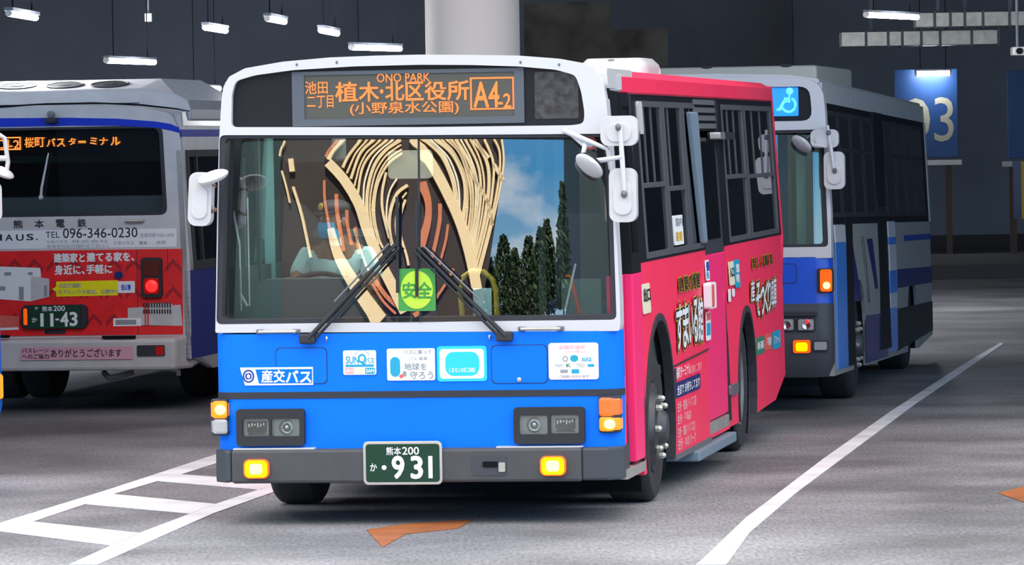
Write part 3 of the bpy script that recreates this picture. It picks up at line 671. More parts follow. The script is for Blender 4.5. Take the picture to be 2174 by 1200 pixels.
# ---- the side facing right
zwin0 = S(1368, 553)[1]; zwin1 = S(1345, 205)[1]; zsk = S(1420, 975)[1]; zdo = S(1345, 579)[1]
DY0, DY1 = .12, S(1364, 750)[0]
f_a0, f_a1 = S(1370, 850)[0], S(1429, 850)[0]; r_a0, r_a1 = S(1567, 780)[0], S(1603, 780)[0]
FWY, FR_ = (f_a0+f_a1)/2+.02, (f_a1-f_a0)/2; RWY, RR_ = (r_a0+r_a1)/2, (r_a1-r_a0)/2
WR = .47
MD0, MD1 = S(1505, 720)[0], S(1547, 720)[0]
def arch(cy, r, z0): 
    k = math.degrees(math.asin((z0-WR)/r)); return arc_pts(cy, WR, r, 180-k, k, 18)
pan1 = [(DY1, zwin0), (DY1, zsk-.02)] + [(FWY-FR_, zsk-.02)] + arch(FWY, FR_, zsk) + [(FWY+FR_, zsk), (MD0, zsk), (MD0, zwin0)]
zre = S(1630, 852)[1]; 
pan2 = [(MD1, zwin0), (MD1, zsk), (RWY-RR_, zsk)] + arch(RWY, RR_, zsk) + [(RWY+RR_, zsk), (8.85, zre-.02), (9.6, S(1660, 798)[1]), (9.6, zwin0)]
B.pS('side_panel', M['pink'], [pan1], -.04, 0, label='magenta side panel with the shop advert')
B.pS('side_panel', M['pink'], [pan2], -.04, 0, label='magenta rear side panel')
B.pS('panel_seam', M['gasket'], [[(FWY+FR_, S(1429, 777)[1]-.012), (MD0, S(1500, 742)[1]-.008), (MD0, S(1500, 742)[1]+.002), (FWY+FR_, S(1429, 777)[1])]], -.002, .002)
# wheel arch lips
for cy, r in ((FWY, FR_), (RWY, RR_)):
    o_ = arch(cy, r+.03, zsk); i_ = arch(cy, r-.014, zsk)[::-1]
    B.pS('arch_lip', M['gasket'], [o_+i_], -.05, .012)
    ar = [(y, z) for y, z in arch(cy, r, .15)]
    hz_ = MB().prism(B.mS, [ar], -.42, -.40); aa = arch(cy, r-.001, .1); hz_.loft([[B.mS(y, z, -.048) for y, z in aa], [B.mS(y, z, -.42) for y, z in aa]], close=False); hz_.build('wheel_housing', M['chassis'], R)
wheel(R, 1.215, FWY-.02, WR, .28, 1, 'front'); wheel(R, -1.215, FWY-.02, WR, .28, -1, 'front')
wheel(R, 1.20, RWY, WR, .29, 1); wheel(R, -1.20, RWY, WR, .29, -1)
wheel(R, .87, RWY, WR, .27, 1); wheel(R, -.87, RWY, WR, .27, -1)
MB().box((-1.1, .5, .34), (1.1, FWY-.6, .62)).box((-.55, FWY-.6, .3), (.55, RWY+.6, .75)).box((-1.1, FWY+.62, .32), (1.1, RWY-.62, .8)).box((-1.15, RWY+.62, .5), (1.15, 9.5, .9)).tube([(-1.0, FWY, WR), (1.0, FWY, WR)], .07).tube([(-1.0, RWY, WR), (1.0, RWY, WR)], .09).build('chassis', M['chassis'], R)
# sill strip under the side, step below the middle door
B.pS('sill_strip', M['greyframe'], [[(FWY+FR_, zsk-.03), (MD0, zsk-.03), (MD0, zsk+.005), (FWY+FR_, zsk+.005)]], -.03, .012)
a = S(1470, 960); b2 = S(1549, 910); MB().prism(B.mS, [[(a[0], zsk-.10), (b2[0], zsk-.10), (b2[0], zsk-.03), (a[0], zsk-.03)]], -.2, .05).build('step', M['steelblue'], R, bevel=.012, label='blue-grey fold-out step')
# front door: two leaves
ztop = S(1345, 200)[1]; zfd = .33
dk = MB().prism(B.mS, [[(DY0, zfd-.08), (DY1, zfd-.08), (DY1, zfd-.02), (DY0, zfd-.02)]], -.3, .012).build('door_sill', M['metal'], R)
leafs = ((DY0+.01, S(1341, 760)[0]), (S(1343, 760)[0], DY1-.05))
for i, (ya_, yb_) in enumerate(leafs):
    dl = B.pS('front_door', M['pinkdoor'], [[(ya_, zfd), (yb_, zfd), (yb_, zdo), (ya_, zdo)]], -.09+.05*i, -.03+.05*i, bevel=.01, label='hot pink leaf of the front door')
    B.pS('door_window_frame', M['satin'], [[(ya_, zdo), (yb_, zdo), (yb_, ztop), (ya_, ztop)], [(ya_+.05, zdo+.12), (ya_+.05, ztop-.08), (yb_-.05, ztop-.08), (yb_-.05, zdo+.12)]], -.09+.05*i, -.03+.05*i, parent=dl)
    B.pS('door_pane', M['glass_side'], [[(ya_+.04, zdo+.1), (yb_-.04, zdo+.1), (yb_-.04, ztop-.06), (ya_+.04, ztop-.06)]], -.07+.05*i, -.06+.05*i, parent=dl)
    B.pS('door_edge', M['gasket'], [[(yb_-.025, zfd), (yb_+.02, zfd), (yb_+.02, ztop), (yb_-.025, ztop)]], -.1+.05*i, -.022+.05*i, parent=dl)
a = SR(1321, 742, 1326, 768); 
B.pS('door_latch', M['gasket'], [rr(.2, .86, .3, .98, .02)], -.03, -.02)
B.pS('door_post', M['gasket'], [[(DY1-.03, .3), (DY1+.03, .3), (DY1+.03, ztop), (DY1-.03, ztop)]], -.05, .006)
# white pillar cover and dark louvre above the door
a = S(1288, 157); b2 = S(1340, 187)
B.pS('door_header', M['offwhite'], [rr(.05, S(1320, 189)[1], S(1338, 180)[0], S(1320, 155)[1]+.02, .03)], -.06, .015, bevel=.01, label='white cover above the front door')
B.pS('upper_louvre', M['satin'], [[(.1, S(1320, 245)[1]), (DY1-.05, S(1320, 245)[1]), (DY1-.05, S(1320, 190)[1]), (.1, S(1320, 190)[1])]], -.05, .004)
B.pS('door_light', M['offwhite'], [rr(S(1349, 230)[0], S(1351, 285)[1], S(1357, 230)[0], S(1351, 215)[1], .03)], 0, .02)
# window band and windows
WB0, WB1 = zwin0-.01, ztop+.02
def zs_(px, py): return S(px, py)[1]
zrail = zs_(1388, 391)
wins = [(1362, 1414, zs_(1388, 391), 2), (1417, 1456, zs_(1436, 398), 1), (1459, 1484, None, 0), (1541, 1586, zs_(1563, 373), 2), (1589, 1646, zs_(1617, 371), 2)]
zA, zB_ = zs_(1390, 540), zs_(1390, 222)
holes = []
ys = [(S(a_, 391)[0]+.02, S(b__, 391)[0]-.02) for a_, b__, _, _ in wins]
for ya_, yb_ in ys: holes.append([(ya_, zA), (ya_, zB_), (yb_, zB_), (yb_, zA)])
B.pS('window_band', M['satin'], [[(DY1, WB0), (MD0, WB0), (MD0, WB1), (DY1, WB1)]] + [h for h in holes[:3]], -.03, .003)
B.pS('window_band', M['satin'], [[(MD1-.03, WB0), (9.6, WB0), (9.6, WB1), (MD1-.03, WB1)]] + [h for h in holes[3:]], -.03, .003)
for (ya_, yb_), (_, _, rail, nsl) in zip(ys, wins):
    g_ = .045; wn_ = B.pS('side_window', M['darkframe'], [[(ya_-.04, zA-.02), (yb_+.04, zA-.02), (yb_+.04, zB_+.02), (ya_-.04, zB_+.02)], [(ya_+g_, zA+g_*.4), (ya_+g_, zB_-g_*.4), (yb_-g_, zB_-g_*.4), (yb_-g_, zA+g_*.4)]], -.012, .006, bevel=.003)
    MB().prism(B.mS, [[(ya_+.01, zA), (yb_-.01, zA), (yb_-.01, zB_), (ya_+.01, zB_)]], -.011, -.009).build('pane', M['glass_side'], wn_)
    if rail:
        B.pS('rail', M['darkframe'], [[(ya_, rail-.02), (yb_, rail-.02), (yb_, rail+.012), (ya_, rail+.012)]], -.008, .008, parent=wn_, bevel=.003)
        for k in range(nsl):
            yc_ = ya_ + (yb_-ya_)*(.30+.30*k)
            B.pS('slider_frame', M['darkframe'], [[(yc_-.02, rail), (yc_+.02, rail), (yc_+.02, zB_), (yc_-.02, zB_)]], -.009, -.003, parent=wn_)
B.pS('window_notice', M['paper'], [rr(*SR(1431, 457, 1450, 520), .01)], -.02, .002)
B.tS('notice_lettering', M['greyink'], [('案内', (1433, 462, 1448, 480), .02), ('運賃', (1434, 492, 1448, 512), .02, M['gold'])], .004)
# middle door
post = [(MD0-.28, zwin0+.04), (MD0-.10, zwin0+.04), (MD0-.14, ztop-.1), (MD0-.55, ztop-.1)]
B.pS('door_pillar', M['steelblue'], [post], .0, .035, bevel=.012, label='blue-grey post beside the middle door')
zmd = zs_(1525, 536); zms = zs_(1530, 885)
md = B.pS('middle_door', M['pinkdoor'], [[(MD0+.03, zms), (MD1-.03, zms), (MD1-.03, zmd), (MD0+.03, zmd)]], -.08, -.005, bevel=.012, label='hot pink sliding middle door')
B.pS('door_window', M['gasket'], [[(MD0+.03, zmd), (MD1-.03, zmd), (MD1-.03, zs_(1520, 292)), (MD0+.03, zs_(1520, 292))]], -.08, -.008, parent=md)
B.pS('door_pane', M['glass_side'], [[(MD0+.2, zmd+.1), (MD1-.2, zmd+.1), (MD1-.2, zs_(1520, 300)), (MD0+.2, zs_(1520, 300))]], -.008, -.002, parent=md)
B.pS('door_edge', M['black'], [[(MD1-.04, zsk+.05), (MD1+.03, zsk+.05), (MD1+.03, WB1), (MD1-.04, WB1)]], -.05, .012, parent=md)
B.pS('door_sill', M['metal'], [[(MD0, zms-.09), (MD1, zms-.09), (MD1, zms-.01), (MD0, zms-.01)]], -.2, .0)
B.pS('door_skirt', M['pink'], [[(MD0, zsk-.01), (MD1, zsk-.01), (MD1, zms-.09), (MD0, zms-.09)]], -.05, .0)
lv = B.pS('door_louvre', M['satin'], [[(MD0-.2, zs_(1510, 278)), (MD1-.08, zs_(1510, 278)), (MD1-.08, zs_(1515, 205)), (MD0-.2, zs_(1515, 205))]], -.05, .0)
for k in range(5):
    z_ = zs_(1510, 273)+k*.055; B.pS('slat', M['greyframe'], [[(MD0-.15, z_), (MD1-.12, z_), (MD1-.12, z_+.035), (MD0-.15, z_+.035)]], 0, .012, parent=lv)
cm = B.pS('door_camera', M['black'], [rr(*SR(1502, 281, 1534, 297), .02)], 0, .09, bevel=.02)
B.pS('camera_window', M['lens_white'], [rr(*SR(1501, 281, 1511, 296), .015)], .02, .095, parent=cm)
# stickers on the side
def sS(name, px, m, r=.02, o=.004): return B.pS(name, m, [rr(*SR(*px), r)], 0, o)
st = sS('door_sticker', (1363, 602, 1380, 666), M['cream']); B.tS('lettering', M['ink'], [('出口', (1365, 612, 1379, 640), .04)], .006, parent=st)
st = sS('priority_sticker', (1497, 552, 1505, 596), M['paper']); B.tS('lettering', M['royal'], [('優', (1498, 556, 1504, 575), .04), ('先', (1498, 577, 1504, 592), .04, M['inkteal'])], .006, parent=st)
bx_ = sS('bell_box', (1494, 600, 1506, 655), M['paper'], o=.05); B.pS('bell_face', M['inkred'], [rr(*SR(1496, 604, 1501, 652), .02)], .05, .053, parent=bx_)
st = sS('fare_sticker', (1498, 662, 1508, 723), M['paper']); B.pS('colour_block', M['inkred'], [rr(*SR(1499, 664, 1507, 680), .01)], .004, .0055, parent=st); B.pS('colour_block', M['inkteal'], [rr(*SR(1499, 686, 1507, 712), .01)], .004, .0055, parent=st)
st = sS('entrance_sticker', (1547, 555, 1558, 606), M['cream']); B.tS('lettering', M['ink'], [('入口', (1548, 568, 1557, 588), .04)], .006, parent=st)
st = sS('wheelchair_sticker', (1559, 551, 1570, 611), M['inkteal']); B.tS('lettering', M['paper'], [('車', (1561, 560, 1568, 580), .03), ('椅', (1561, 582, 1568, 600), .03)], .006, parent=st)
st = sS('small_sticker', (1546, 614, 1551, 641), M['paper']); st = sS('small_sticker', (1554, 613, 1559, 630), M['paper'])
def advert(rows, label):
    mb = MB()
    for tx_, bx_, s_ in rows:
        q = SR(*bx_)
        if s_ == 'big':
            add_text(mb.use(M['gold']), B.mS, tx_, q, .002, .09); add_text(mb.use(M['ink']), B.mS, tx_, q, .0035, .065); add_text(mb.use(M['paper']), B.mS, tx_, q, .005, .022)
        else:
            add_text(mb.use(M['gold']), B.mS, tx_, q, .002, .07); add_text(mb.use(M['ink']), B.mS, tx_, q, .005, .015)
    return mb.build('advert_lettering', None, R, label=label)
advert([('す', (1435, 648, 1448, 742), 'big'), ('ま', (1449, 644, 1460, 736), 'big'), ('い', (1461, 648, 1470, 726), 'big'), ('る', (1471, 636, 1480, 725), 'big'), ('館', (1481, 632, 1491, 725), 'big'), ('建', (1440, 588, 1448, 620), 's'), ('築', (1451, 585, 1460, 618), 's'), ('の', (1461, 586, 1468, 616), 's'), ('博', (1469, 580, 1476, 614), 's'), ('館', (1477, 578, 1485, 612), 's')], 'white and yellow shop lettering by the front wheel')
advert([('産', (1593, 596, 1601, 640), 'big'), ('そ', (1604, 600, 1613, 670), 'big'), ('っ', (1614, 610, 1622, 668), 'big'), ('く', (1622, 600, 1629, 664), 'big'), ('り', (1629, 596, 1636, 660), 'big'), ('車', (1637, 592, 1641, 656), 'big'), ('庫', (1641, 588, 1647, 652), 'big'), ('楽', (1596, 547, 1602, 570), 's'), ('し', (1606, 545, 1611, 568), 's'), ('く', (1614, 543, 1619, 566), 's'), ('暮', (1622, 541, 1629, 564), 's'), ('楽', (1632, 538, 1639, 561), 's')], 'white and yellow shop lettering over the rear wheel')
B.tS('shop_details', M['paper'], [('桜町ターミナル', (1435, 775, 1464, 800), .02), ('店舗のご案内', (1464, 772, 1488, 790), .0, M['inkpink']), ('住所・鹿島バイパス店', (1437, 846, 1477, 868), .02), ('住所・戸島店', (1437, 876, 1466, 896), .02), ('住所・御船バイパス店', (1438, 900, 1474, 922), .02), ('住所・ゆめパーク', (1438, 924, 1476, 948), .02)], .004, label='small white shop address lettering')
q = SR(1432, 803, 1486, 836); bn = B.pS('advert_banner', M['navy'], [rr(*q, .02)], 0, .004, label='navy banner in the shop advert'); B.tS('lettering', M['paper'], [('全店で お待ちしてます', (1436, 809, 1484, 830), .02)], .006, parent=bn)
for bx_, m_, tt in (((1605, 715, 1622, 752), M['inkgreen'], '新築'), ((1625, 708, 1638, 742), M['inkred'], '不動産'), ((1640, 702, 1656, 740), M['inkteal'], 'リフォーム')):
    st = sS('shop_panel', bx_, m_); B.tS('lettering', M['paper'], [(tt, (bx_[0]+2, (bx_[1]+bx_[3])/2-9, bx_[2]-2, (bx_[1]+bx_[3])/2+8), .02)], .006, parent=st)
# fuel flap and side marker
sS('side_marker', (1429, 783, 1433, 815), M['gasket'], o=.01); sS('side_lamp', (1547, 815, 1563, 838), M['greyframe'], o=.02)
# far side, rear, lining
pl_ = [(.3, zwin0), (.3, zsk), (FWY-FR_, zsk)] + arch(FWY, FR_, zsk) + [(FWY+FR_, zsk), (RWY-RR_, zsk)] + arch(RWY, RR_, zsk) + [(RWY+RR_, zsk), (8.85, zre), (9.6, .6), (9.6, zwin0)]
MB().prism(B.mSL, [pl_], -.04, 0).build('side_panel', M['pink'], R)
MB().prism(B.mSL, [[(.3, WB0), (9.6, WB0), (9.6, WB1), (.3, WB1)], [(.55, zA), (.55, zB_), (1.75, zB_), (1.75, zA)]], -.03, .002).build('window_band', M['satin'], R)
MB().prism(B.mSL, [[(.5, zA-.05), (1.8, zA-.05), (1.8, zB_+.05), (.5, zB_+.05)]], -.03, -.024).build('driver_window', M['glass_pale'], R)
MB().loft([[(-1.2, 9.58, .5), (1.2, 9.58, .5), (1.2, 9.66, .5), (-1.2, 9.66, .5)], [(-1.24, 9.58, 1.5), (1.24, 9.58, 1.5), (1.24, 9.67, 1.5), (-1.24, 9.67, 1.5)], [(-1.17, 9.5, WB1+.1), (1.17, 9.5, WB1+.1), (1.17, 9.62, WB1+.1), (-1.17, 9.62, WB1+.1)]]).build('rear_panel', M['pink'], R)
MB().box((-1.18, .18, .78), (1.18, 9.55, .84)).box((-1.10, .5, WB1-.02), (1.10, 9.5, WB1)).box((-1.15, 9.48, .8), (1.15, 9.52, WB1)).box((1.12, DY1, .8), (1.16, MD0, zwin0-.05)).box((-1.19, .2, .8), (-1.15, 9.5, zwin0+.01)).box((-1.235, .2, .8), (-1.15, .295, zwin0+.01)).box((-1.15, .15, .8), (1.15, .19, F(890, 690)[1])).build('lining', M['lining'], R)
# ---- seen through the windscreen
fx, fz = F(545, 683, .45); fx1, fz1 = F(742, 590, .45)
q = [(fx-.02, fz-.1), (fx1+.10, fz-.1), (fx1+.09, fz+.02), (fx1, fz1), (fx+.04, fz1), (fx, fz+.05)]
MB().prism(B.mF, [rpoly(q, .04)], -.62, -.34).build('dashboard', M['dash'], R, bevel=.02)
wx, wz = F(668, 600, .72); wc = Vector((wx, .74, wz-.045)); tilt = Matrix.Rotation(math.radians(-62), 3, 'X')
ring = [wc + tilt @ Vector((.2*math.cos(t), 0, .2*math.sin(t))) for t in np.linspace(0, 2*math.pi, 37)]
sw = MB().tube(ring, .016, 8).build('steering_wheel', M['black'], R, smooth=True)
for t in (30, 150, 270): MB().tube([wc + tilt @ Vector((.2*math.cos(math.radians(t)), 0, .2*math.sin(math.radians(t)))), wc], .013, 8).build('spoke', M['black'], sw)
MB().tube([wc, wc+Vector((0, -.18, -.22))], .03, 10).build('steering_column', M['black'], sw)
for pts, m_, r_, nm in (([(982, 672, 1.1), (976, 610, 1.1), (984, 588, 1.1), (1002, 575, 1.1), (1026, 577, 1.1), (1044, 592, 1.1), (1053, 615, 1.1), (1056, 680, 1.1)], 'yellowrail', .018, 'yellow_handrail'), ([(1201, 586, .5), (1212, 588, .5), (1234, 680, .5)], 'orangepole', .014, 'orange_handrail')):
    MB().tube([(F(x, y, yy)[0], yy, F(x, y, yy)[1]) for x, y, yy in pts], r_, 10).build(nm, M[m_], R, smooth=True)
x0, z0 = F(1193, 680, .7); x1, z1_ = F(1276, 592, .7); MB().box((x0, .7, z0-.1), (x1, .73, z1_)).build('modesty_panel', mat('grey_green_panel', (.16, .24, .22, 1), .6), R)
x0, z0 = F(1005, 672, .25); x1, z1_ = F(1043, 612, .25); MB().box((x0, .25, z0), (x1, .256, z1_)).build('fare_card', mat('pale_card', (.62, .80, .80, 1), .6), R)
vx0, vz0 = F(604, 346, .3); vx1, vz1 = F(706, 288, .3); MB().box((vx0, .26, vz0), (vx1, .75, WZ1+.03)).build('overhead_box', M['lining'], R, bevel=.02)
vq = [F(*p, 1.9) for p in ((585, 600), (582, 430), (600, 412), (648, 436), (690, 480), (700, 600))]; MB().prism(lambda u, v, o: (u, 1.9-o, v), [vq], 0, .03).build('partition', mat('grey_partition', (.09, .095, .10, 1), .6), R)
for px, wd, m_, yy in ((571, 20, 'teal', 1.3), (516, 8, 'greyframe', .6), (1150, 16, 'lining', .9), (1187, 20, 'lining', .8), (548, 8, 'lining', .9)):
    x, z = F(px, 500, yy); MB().box((x-wd/700, yy, .84), (x+wd/700, yy+.05, WB1)).build('interior_pillar', M[m_], R)
for p0, p1, r_ in (((478, 360), (509, 520), .007), ((509, 520), (512, 660), .006), ((526, 420), (530, 650), .005), ((492, 592), (525, 650), .008), ((1222, 560), (1200, 660), .007)):
    a_ = F(*p0, .35); b_ = F(*p1, .35); MB().tube([(a_[0], .35, a_[1]), (b_[0], .35, b_[1])], r_, 6).build('curtain_cord', M['paper'], R)
x, z = F(873, 350, .4); MB().prism(lambda u, v, o: (u, .4-o, v), [rr(x-.14, z-.085, x+.14, z+.09, .03)], 0, .03).build('interior_mirror', M['chrome'], R, bevel=.008)
x0, z0 = F(820, 384, .36); x1, z1_ = F(926, 318, .36)
MB().box((x-.012, .4, z+.08), (x+.012, .43, WZ1+.05)).build('mirror_stem', M['black'], R)
sx_, sz_ = F(886, 615, .03); 
def mI(u, v, o): return (u, wy(u, v)-.012-o, v)
q = FR(848, 570, 927, 660, .02); st = MB().prism(lambda u, v, o: (u, wy(u, (q[1]+q[3])/2)-.02-o, v), [rr(*q, .008)], 0, .003).build('safety_sticker', M['dkgreen'], R)
cx, cz = (q[0]+q[2])/2, (q[1]+q[3])/2
mq = lambda u, v, o: (u, wy(u, cz)-.02-o, v)
MB().prism(mq, [[(cx+.098*math.cos(t), cz+.115*math.sin(t)) for t in np.linspace(0, 2*math.pi, 32)[:-1]]], .003, .0045).build('disc', M['lime'], st)
mb = MB(); add_text(mb, mq, '安', (cx-.085, cz-.05, cx-.005, cz+.045), .006, .03); add_text(mb, mq, '全', (cx+.005, cz-.05, cx+.09, cz+.045), .006, .03); mb.build('lettering', M['dkgreen'], st)
x, z = F(1253, 304, .12); st = MB().lathe((x, .12, z), 'y', [(.04, 0), (.04, -.004)], 28).build('round_sticker', M['inkred'], R); MB().lathe((x, .114, z), 'y', [(.025, 0), (.025, -.003)], 24).build('disc', M['paper'], st)
# passenger seats behind the driver
for r0 in range(6):
    for sx in (-1, 1):
        y_ = 2.9+r0*1.0; x_ = sx*.72
        st = MB().box((x_-.36, y_, .84), (x_+.36, y_+.42, 1.26)).build('passenger_seat', M['navy'], R, bevel=.04); MB().box((x_-.36, y_+.38, 1.2), (x_+.36, y_+.48, 1.86)).build('seat_back', M['navy'], st, bevel=.05)
# mirrors
def slabmirror(par, c, w_, h_, th, r, rx=0, rz=0, ry=0, name='mirror_head'):
    o = MB().prism(lambda u, v, q: (u, -q, v), [rr(-w_/2, -h_/2, w_/2, h_/2, r)], -th/2, th/2)
    ob = o.build(name, M['offwhite'], par, bevel=.014); ob.location = c; ob.rotation_euler = (rx, ry, rz)
    g = MB().prism(lambda u, v, q: (u, -q, v), [rr(-w_/2+.012, -h_/2+.012, w_/2-.012, h_/2-.012, r*.8)], -th/2-.004, -th/2).build('mirror_glass', M['chrome'], par)
    o2 = MB().prism(lambda u, v, q: (u, -q, v), [rr(-w_*.33, -h_*.36, w_*.33, h_*.24, r)], th/2-.004, th/2+.014).build('mirror_dish', M['offwhite'], par, bevel=.012)
    for x in (g, o2): x.location = c; x.rotation_euler = (rx, ry, rz)
    return ob
def mirrors_right(bus, s=1.0, yy=-.12, px=None):
    P = px; f3 = lambda x, y, yv: (bus.F(x, y, yv)[0], yv, bus.F(x, y, yv)[1])
    base = MB().tube([f3(*P['rod0'], yy-.07), f3(*P['rodm'], yy-.07), f3(*P['rod1'], yy-.07)], [.012, .016, .012], 10).build('mirror_arm', M['white'], bus.root, smooth=True)
    for (x0, y0, x1, y1), th in ((P['up'], .07), (P['low'], .09)):
        q = bus.FR(x0, y0, x1, y1, yy); slabmirror(base, ((q[0]+q[2])/2, yy, (q[1]+q[3])/2), q[2]-q[0], q[3]-q[1], th, .05)
    for pts in P['struts']:
        MB().tube([f3(*pts[0]), f3(*pts[1])], [.018, .012], 8).build('mirror_strut', M['white'], base, smooth=True)
    c = f3(*P['disc'], yy-.02); dm = MB().ell((0, 0, 0), (.098, .035, .098), 20, 10).build('round_mirror', M['offwhite'], base, smooth=True); dm.location = c; dm.rotation_euler = (math.radians(-70), math.radians(-5), math.radians(0)); dm.rotation_euler = (math.radians(62), math.radians(38), 0)
    gl_ = MB().ell((0, .02, 0), (.088, .028, .088), 20, 10).build('mirror_glass', M['satin'], base, smooth=True); gl_.location = dm.location; gl_.rotation_euler = dm.rotation_euler
    for x, y in P['clips']: 
        p = f3(x, y, yy-.07); MB().ell(p, (.02, .03, .025), 10, 6).build('mirror_clip', M['greyframe'], base, smooth=True)
    return base
mirrors_right(B, 1, -.12, dict(rod0=(1316, 262), rodm=(1321, 340), rod1=(1326, 412), up=(1276, 246, 1355, 310), low=(1295, 357, 1353, 472), struts=[((1197, 277, -.02), (1292, 318, -.1)), ((1215, 285, -.02), (1243, 312, -.04)), ((1260, 343, -.14), (1322, 333, -.2)), ((1292, 318, -.1), (1296, 360, -.1)), ((1243, 305, -.04), (1237, 330, -.1))], disc=(1251, 352), clips=[(1313, 270), (1325, 412)]))
ar = MB().tube([(F(462, 395, -.05)[0]-.02, -.05, F(462, 395)[1]), (F(447, 392, -.15)[0], -.15, F(447, 392)[1]), (F(447, 450, -.15)[0], -.15, F(447, 450)[1]), (F(460, 445, -.05)[0]-.01, -.05, F(460, 445)[1])], .014, 8).build('mirror_arm', M['rust'], R, smooth=True, label='rusty mirror bracket')
q = FR(403, 366, 452, 480, -.12); slabmirror(ar, ((q[0]+q[2])/2, -.12, (q[1]+q[3])/2), q[2]-q[0], q[3]-q[1], .09, .05, ry=math.radians(3))
c = F(452, 376, -.2); dm = MB().ell((0, 0, 0), (.10, .10, .035), 20, 10).build('round_mirror', M['offwhite'], ar, smooth=True); dm.location = (c[0], -.2, c[1]); dm.rotation_euler = (math.radians(14), math.radians(-16), 0)
MB().tube([(c[0]-.03, -.2, c[1]), (F(447, 392)[0], -.15, F(447, 392)[1])], .012, 8).build('mirror_stem', M['rust'], ar)
# marker pins on the roof edge
for px in (630, 715, 1105, 1187): x, z = F(px, 137 if px in (630, 1187) else 132); MB().ell((x, -.002, z), (.007, .008, .010), 8, 6).build('roof_bolt', M['greyframe'], R)
cl = MB().box((-.75, .9, WB1-.07), (.1, 1.05, WB1-.03)).build('added_cabin_glow', mat('added_fill_glow', (1, 1, 1, 1), .4, emit=(.95, 1, .97, 1), es=1.5), R)  # glowing strip added overhead to brighten the driver, no known lamp
ld = bpy.data.lights.new('cabin_fill_light', 'AREA'); ld.shape = 'RECTANGLE'; ld.size = .8; ld.size_y = .14; ld.energy = 13; ld.color = (.92, 1, .96)  # fill light added under the strip for the cab
lo = bpy.data.objects.new('cabin_fill_light', ld); C.objects.link(lo); lo.parent = cl; lo.location = (-.32, .97, WB1-.08); lo.rotation_euler = (math.radians(-12), 0, 0)
# ------------------------------------------------------------------ the left bus, seen from behind
B2 = Bus('city_bus', 406, 700, 43.3, math.radians(8.6), L_=10.0, label='white bus at left seen from behind with a red advert and blue stripe', cat='bus')
R2 = B2.root; F = B2.F; S = B2.S; FR = B2.FR; SR = B2.SR
zA2 = F(200, 712)[1]; zst0 = F(150, 275)[1]; zst1 = F(150, 251)[1]; zrf = F(200, 224)[1]; zlow = F(200, 786)[1]
hw = 1.245
def rear_out(g=0):
    return [(-hw+g, zA2-.05), (hw-g, zA2-.05), (hw-g, 1.3), (F(380, 275)[0]-g, F(380, 275)[1]), (F(362, 240)[0]-g, F(362, 240)[1]), (F(300, 228)[0], F(300, 228)[1]-g), (0.3, zrf-g), (-.3, zrf-g), (-F(300, 228)[0], F(300, 228)[1]-g), (-F(362, 240)[0]+g, F(362, 240)[1]), (-F(380, 275)[0]+g, F(380, 275)[1]), (-hw+g, 1.3)]
wq = (F(352, 268)[0]); wz0, wz1 = F(180, 459)[1], F(180, 269)[1]
wino = rpoly([(-wq, wz0), (wq, wz0), (wq-.03, wz1), (-wq+.03, wz1)], .07)
B2.pF('rear_panel', M['offwhite'], [rpoly(rear_out(), .05), wino[::-1]], -.14, 0, bevel=.03, label='white rear wall of the left bus')
gk = B2.pF('rear_window', M['gasket'], [wino, [(x*.965, (z-(wz0+wz1)/2)*.94+(wz0+wz1)/2) for x, z in wino][::-1]], -.1, .004, bevel=.006)
B2.pF('pane', M['glass_rear'], [[(x*.98, (z-(wz0+wz1)/2)*.97+(wz0+wz1)/2) for x, z in wino]], -.05, -.04, parent=gk)
a = FR(-70, 276, 330, 330); d = B2.pF('destination_display', M['satin'], [rr(*a, .02)], -.14, -.10)
B2.tF('led_lettering', M['led2'], [('桜', (51, 292, 70, 313), .02), ('町', (73, 292, 93, 312), .02), ('バ', (98, 294, 116, 311), .03), ('ス', (120, 295, 136, 311), .03), ('タ', (145, 293, 159, 308), .03), ('ー', (165, 299, 181, 304), .03), ('ミ', (190, 292, 204, 307), .03), ('ナ', (210, 292, 227, 308), .03), ('ル', (234, 291, 254, 308), .03), ('C1', (-10, 297, 17, 316), .02), ('-2', (18, 298, 40, 316), .02)], -.02, parent=d, label='orange destination lettering')
o_ = FR(-22, 291, 43, 319); t_ = .012; B2.pF('led_border', M['led2'], [[(o_[0], o_[1]), (o_[2], o_[1]), (o_[2], o_[3]), (o_[0], o_[3])], [(o_[0]+t_, o_[1]+t_), (o_[0]+t_, o_[3]-t_), (o_[2]-t_, o_[3]-t_), (o_[2]-t_, o_[1]+t_)]], -.024, -.02, parent=d)
def fp(px, py, o): x, z = F(px, py); return (x, -o, z)
zmid = F(180, 418)[1]; MB().box((-1.12, .45, .9), (1.12, .62, zmid)).build('rear_seats', mat('grey_seat_fabric', (.34, .36, .38, 1), .8), R2, bevel=.03); MB().box((-1.15, 2.6, .9), (1.15, 2.65, zst1)).box((-1.16, .3, zst0-.02), (1.16, 9.5, zst0)).build('lining', mat('grey_bus_lining', (.45, .47, .48, 1), .8), R2)
MB().box((-1.05, .9, F(180, 345)[1]), (1.05, 1.2, F(180, 330)[1])).build('luggage_rail', M['teal'], R2)
wp = MB().tube([fp(88, 419, .02), fp(90, 400, .03), (fp(104, 325, .02))], [.012, .012, .007], 8).build('wiper', M['offwhite'], R2, smooth=True)
MB().ell(fp(88, 419, .02), (.022, .02, .022), 10, 6).build('wiper_cap', M['offwhite'], wp)
